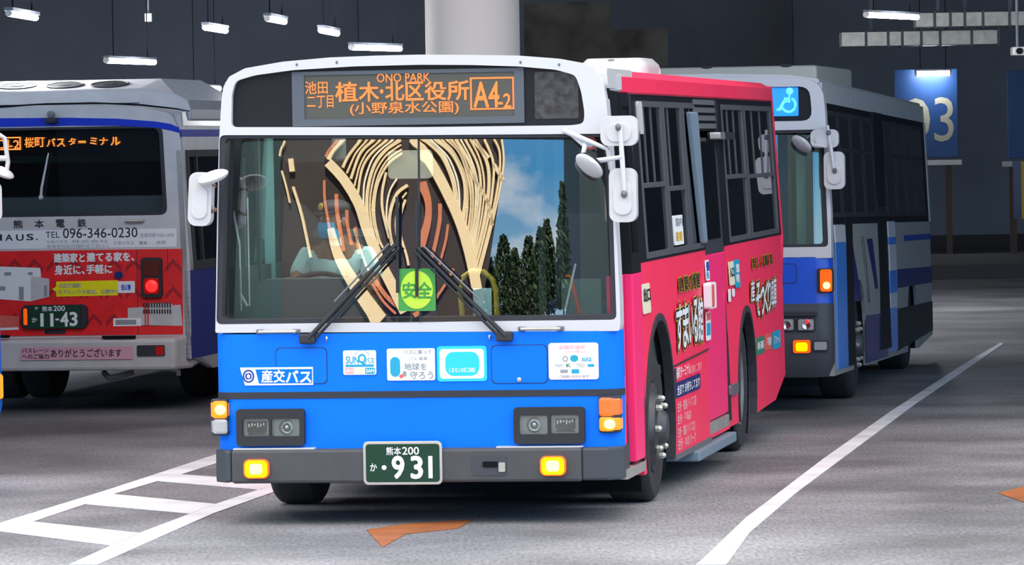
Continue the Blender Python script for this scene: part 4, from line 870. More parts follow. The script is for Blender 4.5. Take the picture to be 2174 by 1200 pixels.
# stripe and roof seam
def band(name, m, top, bot, o=.006):
    B2.pF(name, m, [[F(*p) for p in top] + [F(*p) for p in bot[::-1]]], -.01, o)
band('blue_stripe', M['stripe'], [(-230, 262), (-100, 254), (0, 251), (150, 250), (250, 252), (330, 258), (362, 263), (380, 271)], [(-230, 284), (-100, 275), (0, 270), (150, 267), (250, 267), (330, 271), (362, 277), (380, 282)])
band('roof_seam', M['chassis'], [(-100, 234), (0, 225), (100, 219), (200, 217), (300, 221), (370, 229), (402, 235)], [(-100, 238), (0, 229), (100, 222), (200, 220), (300, 225), (370, 232), (402, 237)], .012)
cm = MB().box((F(112, 250)[0]-.05, -.10, F(112, 262)[1]), (F(112, 250)[0]+.05, 0, F(112, 250)[1])).build('rear_camera', M['gasket'], R2, bevel=.015)
MB().lathe((F(112, 243)[0], -.06, F(112, 243)[1]), 'y', [(.025, .04), (.03, 0), (.03, -.03), (.002, -.035)], 14).build('camera_lens', M['greyframe'], cm, smooth=True)
# roof, sides, windows
zs2 = F(362, 238)[1]
def sec2(y, k=1): return [(-1.2*k, y, zs2-.12), (-1.19*k, y, zs2), (-1.0*k, y, zs2+.05), (-.4, y, zs2+.08), (.4, y, zs2+.08), (1.0*k, y, zs2+.05), (1.19*k, y, zs2), (1.2*k, y, zs2-.12)]
MB().loft([sec2(.1, .99), sec2(9.8)]).build('roof', M['offwhite'], R2, smooth=True)
zw0, zw1 = S(420, 572)[1], S(420, 318)[1]; zbl = S(430, 757)[1]; zsk2 = .34
B2.pS('upper_side', M['offwhite'], [[(.08, zw1), (9.9, zw1), (9.9, zs2), (.08, zs2)]], -.05, 0)
B2.pS('side_stripe', M['stripe'], [[(.02, S(430, 290)[1]), (9.9, S(430, 290)[1]), (9.9, S(430, 275)[1]), (.02, S(430, 275)[1])]], 0, .005)
sw_ = B2.pS('side_window', M['gasket'], [[(.16, zw0), (9.9, zw0), (9.9, zw1), (.16, zw1)], [(.28, zw0+.08), (.28, zw1-.06), (9.7, zw1-.06), (9.7, zw0+.08)]], -.05, .004)
B2.pS('pane', M['glass_side'], [[(.2, zw0), (9.8, zw0), (9.8, zw1), (.2, zw1)]], -.03, -.02, parent=sw_)
for y in (.55, 1.9, 3.4, 4.9, 6.4): B2.pS('window_post', M['black'], [[(y, zw0), (y+.06, zw0), (y+.06, zw1), (y, zw1)]], -.02, .006, parent=sw_)
B2.pS('corner_post', M['offwhite'], [[(.0, zbl), (.17, zbl), (.17, zw1), (.0, zw1)]], -.05, .0)
def notch(z0): return [(2.1, z0)] + arc_pts(2.75, .48, .6, 190, -10, 14) + [(3.4, z0)]
B2.pS('side_panel', M['sidenavy'], [[(.0, zw0), (.0, zbl)] + [(9.9, zbl), (9.9, zw0)]], -.05, .002, label='navy lower side')
B2.pS('skirt_panel', M['offwhite'], [[(.06, zbl), (.06, .55), (.9, zsk2)] + [(2.15, zsk2)] + [(2.16, .6), (2.35, .95), (2.75, 1.07), (3.15, .95), (3.34, .6), (3.35, zsk2)] + [(9.9, zsk2), (9.9, zbl)]], -.05, 0, label='grey-white skirt')
MB().prism(B2.mSL, [[(.1, zsk2), (9.9, zsk2), (9.9, zs2), (.1, zs2)]], -.05, 0).build('side_panel', M['offwhite'], R2)
MB().box((-1.2, 9.8, .4), (1.2, 9.9, zs2)).build('front_panel', M['offwhite'], R2)
MB().box((-1.15, .3, .42), (1.15, 9.7, .8)).tube([(-1, 2.75, .48), (1, 2.75, .48)], .08).box((-1.12, .9, zs2-.1), (1.12, 9.7, zs2-.06)).build('chassis', M['chassis'], R2)
for x_, s_ in ((1.2, 1), (.88, 1), (-1.2, -1), (-.88, -1)): wheel(R2, x_, 2.75, .47, .28, s_)
# tow hook and exhaust beneath the bumper
MB().tube([fp(215, 792, -.1), fp(230, 803, -.02), fp(250, 800, -.02), fp(282, 790, -.05)], .025, 8).build('tow_hook', M['greyframe'], R2, smooth=True)
MB().tube([fp(368, 788, -.2), fp(369, 800, -.2)], .02, 8).build('exhaust_pipe', M['offwhite'], R2)
# roof unit with three fans
yF = .35
def f2(px, py): return F(px, py, yF)
zu0 = f2(200, 236)[1]; zu1 = f2(200, 190)[1]
xr0 = f2(296, 200)[0]; xr1 = f2(405, 232)[0]
yB = 2.6; zt2 = zu1+.0
ru = MB(); 
prof = lambda y, z1_, xin: [(-2*0-xr1, y, zu0-.1), (xr1, y, zu0-.1), (xr1, y, zu0+.0), (f2(398, 212)[0], y, f2(398, 212)[1]), (f2(366, 190)[0], y, f2(366, 190)[1]-.02), (xin, y, z1_), (-xin, y, z1_), (-f2(366, 190)[0], y, f2(366, 190)[1]-.02), (-f2(398, 212)[0], y, f2(398, 212)[1])]
un = ru.loft([prof(yF, zu1, xr0), prof(yF+.55, zu1+.092, f2(312, 170)[0]), prof(yB, zu1+.094, f2(312, 172)[0])]).build('roof_unit', M['offwhite'], R2, bevel=.02, label='white roof unit with three round fans')
for px in (38, 138, 233):
    x = F(px, 185, .6)[0]; pz = zu1+.040
    sl_ = Matrix.Rotation(math.radians(4), 3, 'X')
    o_ = MB().lathe((0, 0, 0), 'z', [(.172, -.01), (.172, .012), (.160, .014), (.155, .006)], 32).build('fan', M['gasket'], un, smooth=True); o_.location = (x, .60, pz); o_.rotation_euler = (math.radians(9.5), 0, 0)
    g_ = MB().lathe((0, 0, 0), 'z', [(.155, .002), (.155, .010), (.06, .010), (.05, .013), (.002, .013)], 28).build('fan_grille', M['chassis'], un); g_.location = o_.location; g_.rotation_euler = o_.rotation_euler
MB().box((-xr1+.03, yF-.006, zu0+.06), (xr0, yF, zu0+.068)).build('unit_seam', M['gasket'], un)
# red advert panel with vents, lamps, plate
redz0, redz1 = F(190, 712)[1], F(190, 531)[1]
rd = B2.pF('advert_panel', M['red'], [[(-1.2, redz0), (F(389, 700)[0], redz0), (F(387, 530)[0], redz1), (-1.2, redz1)]], 0, .008, label='red advert panel with darker arrow pattern')
B2.tF('white_slogan', M['paper'], [('建築家と', (115, 538, 180, 557), .04), ('建てる家を、', (185, 536, 285, 555), .04), ('身近に、', (117, 563, 180, 583), .04), ('手軽に', (184, 562, 238, 581), .04)], .0105, parent=rd)
mb = MB()
for rz_ in range(3):
    for k in range(-6, 10):
        x, z = F(k*42-10, 560+rz_*58); mb.prism(B2.mF, [[(x-.07, z-.03), (x, z+.045), (x+.07, z-.03), (x+.07, z-.075), (x, z), (x-.07, z-.075)]], .008, .009)
mb.build('arrow_pattern', mat('darker_red_print', (.42, .006, .012, 1), .5), rd)
def house(polys):
    hs = MB()
    for pts, m_, o in polys: hs.use(M[m_]).prism(B2.mF, [[F(*q) for q in pts]], .008, o)
    hs.build('house_picture', None, rd)
def rq(x0, y0, x1, y1): return [(x0, y0), (x1, y0), (x1, y1), (x0, y1)]
house([([(-20, 588), (66, 586), (66, 640), (-20, 634)], 'paper', .011), ([(66, 586), (105, 592), (105, 630), (66, 640)], 'offwhite', .011), ([(0, 566), (86, 569), (88, 588), (0, 588)], 'paper', .0105)] + [(rq(*q), 'greyink', .0125) for q in ((-4, 608, 12, 617), (41, 609, 51, 637), (94, 606, 101, 630), (10, 578, 24, 585), (60, 578, 70, 584))])
house([([(272, 654), (384, 647), (388, 692), (272, 690)], 'offwhite', .011), ([(241, 676), (300, 675), (300, 692), (241, 693)], 'paper', .0115), ([(246, 679), (290, 679), (290, 689), (246, 690)], 'greyink', .0125)])
house([([(-20, 668), (42, 672), (40, 698), (-20, 700)], 'inkred', .011), ([(-20, 697), (40, 695), (40, 700), (-20, 702)], 'paper', .0115)])
bb_ = B2.pF('speech_bubble', M['yellow'], [[F(*p) for p in ((111, 614), (120, 608), (120, 598), (251, 595), (251, 627), (120, 630), (120, 620))]], .008, .011, parent=rd)
B2.tF('bubble_lettering', M['greyink'], [('北区打越町', (125, 602, 173, 611), .03), ('モデルハウス毎日、公開中!!', (124, 615, 249, 624), .03)], .0125, parent=rd)
q = FR(251, 597, 287, 622); st = B2.pF('rear_sticker', M['paper'], [rr(*q, .012)], .006, .012); B2.tF('lettering', M['royal'], [('低公害', (258, 604, 278, 616), .04)], .0135, parent=st)
q = FR(244, 576, 262, 592); B2.pF('blue_cap', M['navy'], [rr(*q, .035)], .0, .03, bevel=.006)
h = B2.pF('tail_lamp', M['black'], [rr(*FR(302, 547, 346, 632), .03)], 0, .05, bevel=.012)
B2.pF('amber_lens', M['dark_red'], [rr(*FR(308, 553, 340, 586), .02)], .04, .058, bevel=.006, parent=h); B2.pF('brake_lens', M['red_lens'], [rr(*FR(308, 590, 340, 624), .02)], .04, .056, bevel=.006, parent=h)
x, z = F(325, 607); MB().ell((x, -.06, z), (.055, .016, .055)).build('lit_lens', M['red_lit'], h, smooth=True)
pl = B2.pF('number_plate', M['black'], [rr(*FR(48, 647, 188, 698), .05)], 0, .05, bevel=.012)
B2.pF('plate_face', M['green_plate'], [rr(*FR(66, 648, 173, 697), .02)], .05, .056, parent=pl)
B2.tF('lettering', M['paper'], [('熊本', (93, 650, 115, 661), .015), ('200', (117, 649, 141, 660), .02), ('か', (71, 674, 82, 684), .02), ('か', (77, 651, 85, 657), .02), ('1', (89, 665, 96, 693), .03), ('1', (110, 665, 117, 693), .03), ('-', (121, 676, 129, 680), .03), ('4', (132, 663, 148, 692), .03), ('3', (152, 663, 167, 691), .03)], .058, parent=pl)
for px, m_ in ((57, 'lens_orange'), (182, 'gasket')): B2.pF('plate_lamp', M[m_], [rr(*FR(px-4, 655, px+4, 690), .01)], .05, .055, parent=pl)
hd = B2.pF('boot_handle', M['chrome'], [rr(*FR(95, 700, 141, 709), .012)], 0, .02, bevel=.004); B2.pF('handle_slot', M['ink'], [rr(*FR(100, 702, 136, 707), .008)], .02, .0215, parent=hd)
lv = B2.pF('vent_grille', M['gasket'], [rr(*FR(304, 643, 366, 692), .01)], -.004, .0085)
for k in range(11):
    for j in range(4):
        q = FR(305+k*5.6, 644+j*13, 308+k*5.6, 653+j*13); B2.pF('vent_slot', M['ink'], [rr(*q, .004)], .0085, .018, parent=lv) if j < 2 else None
    q = FR(308.3+k*5.6, 644, 310.4+k*5.6, 691); B2.pF('vent_bar', M['offwhite'] if k > 1 else M['red'], [rr(*q, .003)], .008, .02, parent=lv)
mb = MB(); a = F(290, 531)[0]
mb.prism(B2.mF, [[(a, redz0), (a+.006, redz0), (a+.006, redz1), (a, redz1)]], .008, .0095); a = F(355, 531)[0]; mb.prism(B2.mF, [[(a, F(355, 575)[1]), (a+.006, F(355, 575)[1]), (a+.006, redz1), (a, redz1)]], .008, .0095)
mb.build('panel_gap', M['gasket'], rd)
# white lettering zone
B2.tF('owner_lettering', M['ink'], [('熊', (29, 468, 48, 485), .02), ('本', (74, 467, 93, 484), .02), ('電', (119, 466, 137, 483), .02), ('鉄', (165, 465, 183, 482), .02)], .003, label='dark company name characters')
ad = B2.pF('phone_banner', M['paper'], [rr(*FR(-190, 489, 374, 528), .01)], 0, .004)
B2.tF('lettering', M['ink'], [('H', (-15, 498, 4, 511), .02), ('A', (12, 498, 27, 511), .02), ('U', (35, 498, 50, 511), .02), ('S', (57, 497, 71, 510), .02), ('.', (77, 507, 80, 510), .03), ('TEL', (97, 492, 127, 505), .0), ('096-346-0230', (134, 484, 292, 505), .005), ('営業時間 9:00-18:00', (298, 495, 370, 504), .0, M['greyink']), ('リタハウス.', (100, 510, 146, 517), .02), ('株式会社', (152, 509, 230, 516), .0, M['greyink']), ('熊本市北区打越町五丁目15-2', (100, 519, 231, 526), .0, M['greyink']), ('リタハウス.', (242, 512, 287, 520), .02), ('熊本', (296, 512, 313, 520), .02), ('検索', (332, 511, 352, 519), .0, M['greyink'])], .0055, parent=ad)
p0, p1 = F(268, 469), F(305, 467); h = MB().tube([(p0[0], 0, p0[1]), (p0[0], -.04, p0[1]), (p1[0], -.04, p0[1]), (p1[0], 0, p0[1])], .012, 8).build('grab_handle', M['metal'], R2, smooth=True)
# bumper
xb = F(404, 750)[0]
mb = MB().loft([[(-xb, .5, zlow), (-xb+.05, -.12, zlow), (xb-.12, -.12, zlow), (xb, .1, zlow), (xb, .75, zlow+.06)], [(-xb, .5, zA2-.02), (-xb+.05, -.15, zA2-.03), (xb-.10, -.15, zA2-.03), (xb, .05, zA2+.01), (xb, .75, zA2+.0)]])
bm2 = mb.build('bumper', M['offwhite'], R2, bevel=.03, label='silver white rear bumper')
mB = lambda u, v, o: (u, -.135-o, v)
q = FR(44, 737, 282, 764, -.14); st = MB().prism(mB, [rr(*q, .004)], 0, .008).build('thanks_sticker', M['pinkpaper'], R2)
mb = MB().use(M['ink'])
for tx_, bx_ in (('バスレーン', (47, 740, 103, 749)), ('へのご協力', (47, 752, 104, 762)), ('ありがとうございます', (108, 741, 258, 758))): add_text(mb, mB, tx_, FR(*bx_, y=-.14), .0095, .02)
mb.build('lettering', None, st)
q = FR(291, 733, 350, 756, -.14); st = MB().prism(mB, [rr(*q, .012)], 0, .014).build('fog_lamp', M['gasket'], R2, bevel=.004); MB().prism(mB, [rr(*FR(331, 735, 348, 754, -.14), .008)], .014, .018).build('red_lens', M['red_lens'], st)
for x0_, x1_, m_ in ((-190, 19, 'chassis'), (217, 287, 'chassis')): 
    q = FR(x0_, 713, x1_, 719, -.15); MB().box((q[0], -.156, q[1]), (q[2], -.12, q[3])).build('bumper_slot', M[m_], bm2)
# ------------------------------------------------------------------ the right bus
B3 = Bus('city_bus', 1767, 700, 41.4, math.radians(9.5), tumble=.06, L_=9.0, label='darker blue and white bus behind at right with a wheelchair sign', cat='bus')
R3 = B3.root; F = B3.F; S = B3.S; FR = B3.FR; SR = B3.SR
zB0, zB1 = F(1700, 802)[1], F(1700, 645)[1]; zW0, zW1 = F(1700, 546)[1], F(1700, 527)[1]; zh0 = F(1700, 268)[1]; zr3 = F(1700, 163)[1]
MB().loft([planring(1.245, zB1-.02), planring(1.245, zW0)]).build('front_panel', M['royal'], R3, smooth=True, label='royal blue front panel')
low = MB().loft([planring(1.20, zB0, o=.03), planring(1.25, zB0+.12, o=-.03), planring(1.25, F(1700, 700)[1], o=-.03), planring(1.247, zB1, o=-.01)]).build('bumper', M['bumper_end'], R3, smooth=True, label='black lower front with lamps')
outer = [F(*p) for p in ((1765, 548), (1764, 450), (1757, 330), (1752, 240), (1748, 200), (1740, 182), (1722, 170), (1690, 165))] 
xl = lambda p: (-p[0], p[1])
outer = outer + [(.2, zr3+.01), (-.2, zr3+.01)] + [xl(p) for p in outer[::-1]]
dz0, dz1 = F(1690, 257)[1], F(1690, 184)[1]; dxr = F(1724, 220)[0]
dsp3 = rpoly([(-dxr, dz0), (dxr, dz0), (dxr-.02, dz1), (-dxr+.02, dz1)], .09); ws3 = rpoly([(-1.2, F(1700, 525)[1]), (F(1758, 500)[0], F(1700, 525)[1]), (F(1748, 300)[0], F(1700, 276)[1]), (-1.14, F(1700, 276)[1])], .04)
MB().prism(B3.mF, [outer, dsp3[::-1], ws3[::-1]], -.16, 0).build('front_frame', M['white'], R3, bevel=.02, label='white header and window frame')
d = B3.pF('destination_display', M['satin'], [dsp3], -.1, -.04)
a = FR(1595, 186, 1694, 247); sg = B3.pF('wheelchair_sign', M['signblue'], [rr(*a, .01)], -.04, -.03, parent=d, label='lit blue wheelchair sign')
sc_ = lambda zx, zy: F(1480+zx/3.333, 120+zy/3.333)
mb = MB(); k_ = lambda pts, w_: mb.tube([(sc_(*p)[0], .027, sc_(*p)[1]) for p in pts], w_, 8)
k_([(652, 252), (648, 320), (612, 318), (580, 378), (562, 374)], .013); k_([(650, 298), (612, 300)], .010)
cx, cz = sc_(645, 342); k_([(645+48*math.cos(t), 342+50*math.sin(t)) for t in np.linspace(-1.1, 2.7, 18)], .010); x, z = sc_(652, 245); mb.ell((x, .027, z), (.030, .010, .030))
mb.build('wheelchair_symbol', M['signcyan'], d, label='pale cyan wheelchair symbol')
g3 = B3.pF('windscreen_gasket', M['gasket'], [ws3, [(x*.975, (z-1.85)*.95+1.85) for x, z in ws3][::-1]], -.14, -.01)
mb = MB(); mb.use(M['glass_ws']); zq0, zq1 = F(1700, 524)[1], F(1700, 277)[1]; zc3 = (zq0+zq1)/2
gv = [[mb.bm.verts.new((x, .01+x*x/13+.045*(z-zc3)+(z-zc3)**2/30, z)) for x in np.linspace(-1.16, 1.19, 40)] for z in np.linspace(zq0, zq1, 16)]
for r0, r1_ in zip(gv, gv[1:]):
    for i in range(39): mb._face([r0[i], r0[i+1], r1_[i+1], r1_[i]])
ob = mb.build('windscreen', None, R3)
for p in ob.data.polygons: p.use_smooth = True
for px0, px1, m_, yy in ((1731, 1753, 'greenpale', .3), (1712, 1729, 'lining', .28), (1691, 1711, 'teal', .5), (1656, 1680, 'lining', .6)):
    x0 = F(px0, 420, yy)[0]; x1 = F(px1, 420, yy)[0]; MB().box((x0, yy, .85), (x1, yy+.06, zh0)).build('interior_pillar', M[m_], R3)
MB().box((F(1715, 400, .5)[0], .5, .85), (F(1718, 400, .5)[0], .51, 1.6)).build('grab_pole', M['paper'], R3)
q = FR(1735, 570, 1769, 622); st = B3.pF('turn_lamp', M['gasket'], [rr(*q, .02)], -.06, .02, bevel=.008)
q = FR(1742, 572, 1767, 619); B3.pF('lens', M['lens_orange'], [rr(*q, .02)], -.03, .045, bevel=.015, parent=st); x, z = F(1756, 606); MB().ell((x, -.045, z), (.03, .015, .03)).build('bulb', M['lit_amber'], st, smooth=True)
q = FR(1684, 722, 1721, 750, -.03); st = B3.pF('fog_lamp', M['lens_orange'], [rr(*q, .02)], .02, .05, bevel=.008); q = FR(1690, 727, 1715, 746, -.03); B3.pF('lens', M['lit_yellow'], [rr(*q, .02)], .045, .056, parent=st)
q = FR(1726, 723, 1759, 746, -.03); st = B3.pF('driving_lamp', M['gasket'], [rr(*q, .015)], .02, .045, bevel=.006); q = FR(1729, 726, 1756, 743, -.03); B3.pF('lens', M['reflector'], [rr(*q, .012)], .04, .052, bevel=.004, parent=st)
for px0, px1 in ((1650, 1688), (1691, 1731)):
    q = FR(px0, 675, px1, 704, -.03); st = B3.pF('headlamp', M['black'], [rr(*q, .015)], .02, .045, bevel=.006); q = FR(px0+4, 678, px1-3, 701, -.03); B3.pF('lens', M['reflector'], [rr(*q, .012)], .04, .05, bevel=.004, parent=st); x, z = F((px0+px1)/2+2, 690, -.03); MB().lathe((x, -.05, z), 'y', [(.04, 0), (.035, -.012), (.015, -.004), (.002, -.004)], 20).build('bulb', M['chrome'], st, smooth=True)
    if px0 > 1690: x, z = F(1714, 683, -.03); MB().ell((x, -.056, z), (.016, .008, .02), 10, 6).build('red_bulb', M['red_lit'], st)
MB().box((F(1655, 658)[0], -.045, F(1700, 672)[1]), (F(1735, 658)[0], -.01, F(1700, 662)[1])).build('trim_bar', M['gasket'], R3, bevel=.008)
st = B3.pF('access_panel', M['seam'], [rr(*FR(1600, 560, 1692, 603), .03)], -.002, .003); q = FR(1602, 562, 1690, 601); B3.pF('lid', M['royal'], [rr(*q, .025)], 0, .0045, parent=st)
# body: sides pitched a little down towards the tail
PIT = .0155
def mS3(u, v, o): return (B3.X(v)+o, u, v-PIT*u)
def pS3(name, m, loops, o0, o1, bevel=0, parent=None, label=None): return MB().prism(mS3, loops, o0, o1).build(name, m, parent or R3, bevel=bevel, label=label)
def S3(px, py):
    y, z = S(px, py); return (y, z+PIT*y)
zw0, zw1 = S3(1790, 476)[1], S3(1770, 222)[1]; zs3 = S3(1835, 778)[1]; zro = S3(1765, 180)[1]; Ly = S3(1976, 480)[0]
fa0, fa1 = S3(1815, 720)[0], S3(1837, 720)[0]; ra0, ra1 = S3(1928, 690)[0], S3(1948, 690)[0]
fy3, ry3 = (fa0+fa1)/2, (ra0+ra1)/2; rr3 = .60
def arch3(cy): return arc_pts(cy, .48, rr3, 197, -17, 14)
low = [(.12, zw0), (.12, zs3)] + arch3(fy3) + arch3(ry3) + [(Ly, zs3+.1), (Ly, zw0)]
pS3('side_panel', M['greyside'], [low], -.04, 0, label='grey beige lower side')
pS3('window_band', M['satin'], [[(.12, zw0), (Ly, zw0), (Ly, zw1), (.12, zw1)]], -.04, .002)
for k, (u0, u1) in enumerate([(.15+i*1.06, .15+i*1.06+.94) for i in range(int((Ly-.3)/1.06))]):
    wn_ = pS3('side_window', M['faint'], [[(u0, zw0+.06), (u1, zw0+.06), (u1, zw1-.06), (u0, zw1-.06)], [(u0+.04, zw0+.1), (u0+.04, zw1-.1), (u1-.04, zw1-.1), (u1-.04, zw0+.1)]], 0, .008)
    pS3('pane', M['glass_side'], [[(u0+.03, zw0+.08), (u1-.03, zw0+.08), (u1-.03, zw1-.08), (u0+.03, zw1-.08)]], .001, .005, parent=wn_)
    if k > 0: pS3('rail', M['faint'], [[(u0, zw0+.62), (u1, zw0+.62), (u1, zw0+.65), (u0, zw0+.65)]], .002, .01, parent=wn_)
pS3('roof_side', M['offwhite'], [[(.1, zw1), (Ly, zw1), (Ly, zro), (.1, zro)]], -.04, .0)
def sec3(y, k=1, dz=0):
    hx = B3.X(2.7)*k; z = zro-PIT*y+dz; return [(-hx, y, z-.06), (-hx+.03, y, z+.03), (-.9, y, z+.07), (-.3, y, z+.09), (.3, y, z+.09), (.9, y, z+.07), (hx-.03, y, z+.03), (hx, y, z-.06)]
MB().loft([sec3(.1), sec3(Ly-.1), sec3(Ly, .97, -.08)]).build('roof', M['offwhite'], R3, smooth=True)
# door leaf stripes on the side
zk = S3(1786, 496)[1]
def stripe(px0, px1, segs, label):
    u0, u1 = S3(px0, 600)[0], S3(px1, 600)[0]; base = None
    for p0, p1, m_ in segs:
        za_, zb_ = S3((px0+px1)/2, p1)[1], S3((px0+px1)/2, p0)[1]
        o = pS3('door_edge' if base is None else 'edge_band', M[m_], [[(u0, za_), (u1, za_), (u1, zb_), (u0, zb_)]], 0, .012, parent=base, label=label if base is None else None); base = base or o
stripe(1775, 1797, [(478, 514, 'white'), (514, 782, 'softblue')], 'white over blue edge of the front door')
stripe(1888, 1902, [(470, 503, 'white'), (503, 519, 'softblue'), (519, 574, 'white'), (574, 622, 'softblue'), (622, 653, 'white'), (653, 745, 'softblue')], 'blue and white banded edge of the middle door')
pS3('front_door', M['satin'], [[(S3(1798, 700)[0], zs3+.05), (S3(1812, 700)[0], zs3+.05), (S3(1812, 700)[0], zw0+.05), (S3(1798, 700)[0], zw0+.05)]], 0, .02)
pS3('side_chevron', M['navy'], [[(S3(1799, 560)[0], S3(1799, 600)[1]), (S3(1812, 600)[0], S3(1812, 640)[1]), (S3(1830, 640)[0], S3(1828, 640)[1]), (S3(1808, 520)[0], S3(1808, 500)[1])]], 0, .003, label='dark blue slanting livery band')
pS3('side_chevron', M['navy'], [[(S3(1841, 510)[0], S3(1841, 508)[1]), (S3(1854, 560)[0], S3(1854, 506)[1]), (S3(1864, 620)[0], S3(1864, 612)[1]), (S3(1858, 620)[0], S3(1858, 614)[1])]], 0, .003)
pS3('livery_band', M['navy'], [[(S3(1838, 680)[0], zs3+.02), (S3(1884, 680)[0], zs3+.02), (S3(1884, 680)[0], S3(1884, 664)[1]), (S3(1838, 680)[0], S3(1838, 670)[1])]], 0, .003)
pS3('livery_band', M['navy'], [[(S3(1905, 580)[0], S3(1905, 612)[1]), (Ly, S3(1976, 600)[1]), (Ly, S3(1976, 566)[1]), (S3(1905, 580)[0], S3(1905, 572)[1])]], 0, .003)
pS3('livery_band', M['inkblue'], [[(S3(1920, 505)[0], S3(1920, 512)[1]), (Ly, S3(1976, 508)[1]), (Ly, S3(1976, 496)[1]), (S3(1920, 505)[0], S3(1920, 500)[1])]], 0, .003)
pS3('livery_band', M['ink'], [[(S3(1904, 700)[0], zs3+.04), (Ly, zs3+.14), (Ly, S3(1976, 640)[1]), (S3(1904, 700)[0], S3(1904, 656)[1])]], 0, .003)
r0_, r1_ = S3(1828, 502), S3(1842, 642); pS3('door_rail', M['chrome'], [[r0_, (r0_[0]+.05, r0_[1]), (r1_[0]+.05, r1_[1]), r1_]], .004, .02)
pS3('middle_door', M['satin'], [[(S3(1868, 600)[0], zs3+.1), (S3(1887, 600)[0], zs3+.1), (S3(1887, 600)[0], zw1), (S3(1868, 600)[0], zw1)]], 0, .02)
pS3('rear_pillar', M['offwhite'], [[(Ly-.12, zw0), (Ly, zw0), (Ly, zw1), (Ly-.12, zw1)]], 0, .012)
for cy in (fy3, ry3):
    wheel(R3, 1.19, cy, .47, .28, 1, 'front' if cy == fy3 else 'deep'); wheel(R3, -1.19, cy, .47, .28, -1)
    hz_ = MB().prism(mS3, [arc_pts(cy, .48, rr3, 197, -17, 14)], -.42, -.40); aa = arc_pts(cy, .48, rr3-.005, 197, -17, 14); hz_.loft([[mS3(y, z, -.03) for y, z in aa], [mS3(y, z, -.42) for y, z in aa]], close=False); hz_.build('wheel_housing', M['chassis'], R3)
MB().prism(lambda u, v, o: (-B3.X(v)-o, u, v-PIT*u), [low], -.04, 0).build('side_panel', M['greyside'], R3)
MB().prism(lambda u, v, o: (-B3.X(v)-o, u, v-PIT*u), [[(.12, zw0), (Ly, zw0), (Ly, zro), (.12, zro)]], -.04, 0).build('window_band', M['satin'], R3)
MB().box((-1.19, Ly-.08, zs3), (1.19, Ly, 2.3)).build('rear_panel', M['greyside'], R3)
MB().box((-1.1, .3, .32), (1.1, fy3-.65, .7)).box((-1.1, fy3+.65, .35), (1.1, ry3-.65, .7)).box((-.6, fy3-.7, .45), (.6, ry3+.7, .75)).box((-1.15, .3, .75), (1.15, Ly-.1, .8)).build('chassis', M['chassis'], R3)
MB().box((-1.12, .2, .8), (1.12, .26, zW1)).box((-1.1, 5.9, .8), (1.1, 5.95, 2.4)).build('lining', M['lining'], R3)
ac0, ac1 = F(1480, 165, .7)[1], F(1600, 141, .7)[1]; xa0, xa1 = -F(1737, 150, .7)[0], F(1737, 150, .7)[0]
ru3 = MB().box((xa0, .6, ac0-.2), (xa1, 3.6, ac1)).build('roof_unit', M['beige'], R3, bevel=.03, label='beige roof unit'); 
x0 = F(1772, 150, 2.6)[0]; MB().box((xa1-.1, 1.9, F(1750, 162, 2.2)[1]), (x0, 4.0, F(1750, 151, 2.2)[1])).build('unit_wing', M['metal'], ru3, bevel=.015)
for px in (1500, 1668): MB().ell((F(px, 141, .6)[0], .62, ac1), (.05, .03, .016)).build('unit_catch', M['gasket'], ru3)
mirrors_right(B3, 1, -.12, dict(rod0=(1757, 266), rodm=(1765, 320), rod1=(1771, 365), up=(1721, 275, 1781, 314), low=(1750, 322, 1794, 402), struts=[((1748, 272, -.02), (1758, 284, -.15)), ((1714, 306, -.14), (1756, 312, -.18))], disc=(1702, 306), clips=[(1759, 282), (1772, 362)]))
# ------------------------------------------------------------------ a fourth bus just beyond the left edge
B4 = Bus('city_bus', 3, 700, 35.0, math.radians(-7.5), label='bus almost wholly outside the left edge, only its mirror and orange lamp showing', cat='bus')
R4 = B4.root; F = B4.F
zt4 = F(-200, 690)[1]
MB().loft([planring(1.2, .32), planring(1.245, .5), planring(1.24, zt4)]).build('front_panel', M['blue'], R4, smooth=True)
MB().prism(B4.mF, [rpoly([(-1.24, zt4), (1.235, zt4), (1.16, 2.3), (1.12, 2.75), (.6, 2.84), (-.6, 2.84), (-1.12, 2.75)], .05), rpoly([(-1.17, zt4+.1), (1.17, zt4+.1), (1.11, 2.28), (-1.11, 2.28)], .05)[::-1]], -.15, 0).build('front_frame', M['white'], R4, bevel=.02)
B4.pF('windscreen', M['glass_ws'], [rpoly([(-1.19, zt4+.08), (1.19, zt4+.08), (1.13, 2.3), (-1.13, 2.3)], .05)], -.08, -.07)
MB().loft([[(-1.2, .15, .4), (1.2, .15, .4), (1.2, .15, 1.3), (1.13, .15, 2.7), (-1.13, .15, 2.7), (-1.2, .15, 1.3)], [(-1.2, 7, .4), (1.2, 7, .4), (1.2, 7, 1.3), (1.13, 7, 2.7), (-1.13, 7, 2.7), (-1.2, 7, 1.3)]]).build('body', M['satin'], R4)
for x_, s_ in ((1.2, 1), (-1.2, -1)):
    for y_ in (1.9, 5.4): wheel(R4, x_, y_, .47, .28, s_)
q = B4.FR(-38, 792, 3, 850); h = B4.pF('turn_lamp', M['gasket'], [rr(*q, .02)], -.1, .02, bevel=.01); B4.pF('lens', M['lit_orange'], [rr(q[0]+.01, q[1]+.01, q[2]+.012, q[3]-.01, .02)], -.08, .04, bevel=.015, parent=h)
f4 = lambda x, y, yv: (F(x, y, yv)[0], yv, F(x, y, yv)[1])
base = MB().tube([f4(-30, 286, -.1), f4(0, 287, -.12), f4(10, 293, -.12), f4(17, 345, -.12), f4(14, 362, -.12)], .016, 8).build('mirror_arm', M['offwhite'], R4, smooth=True)
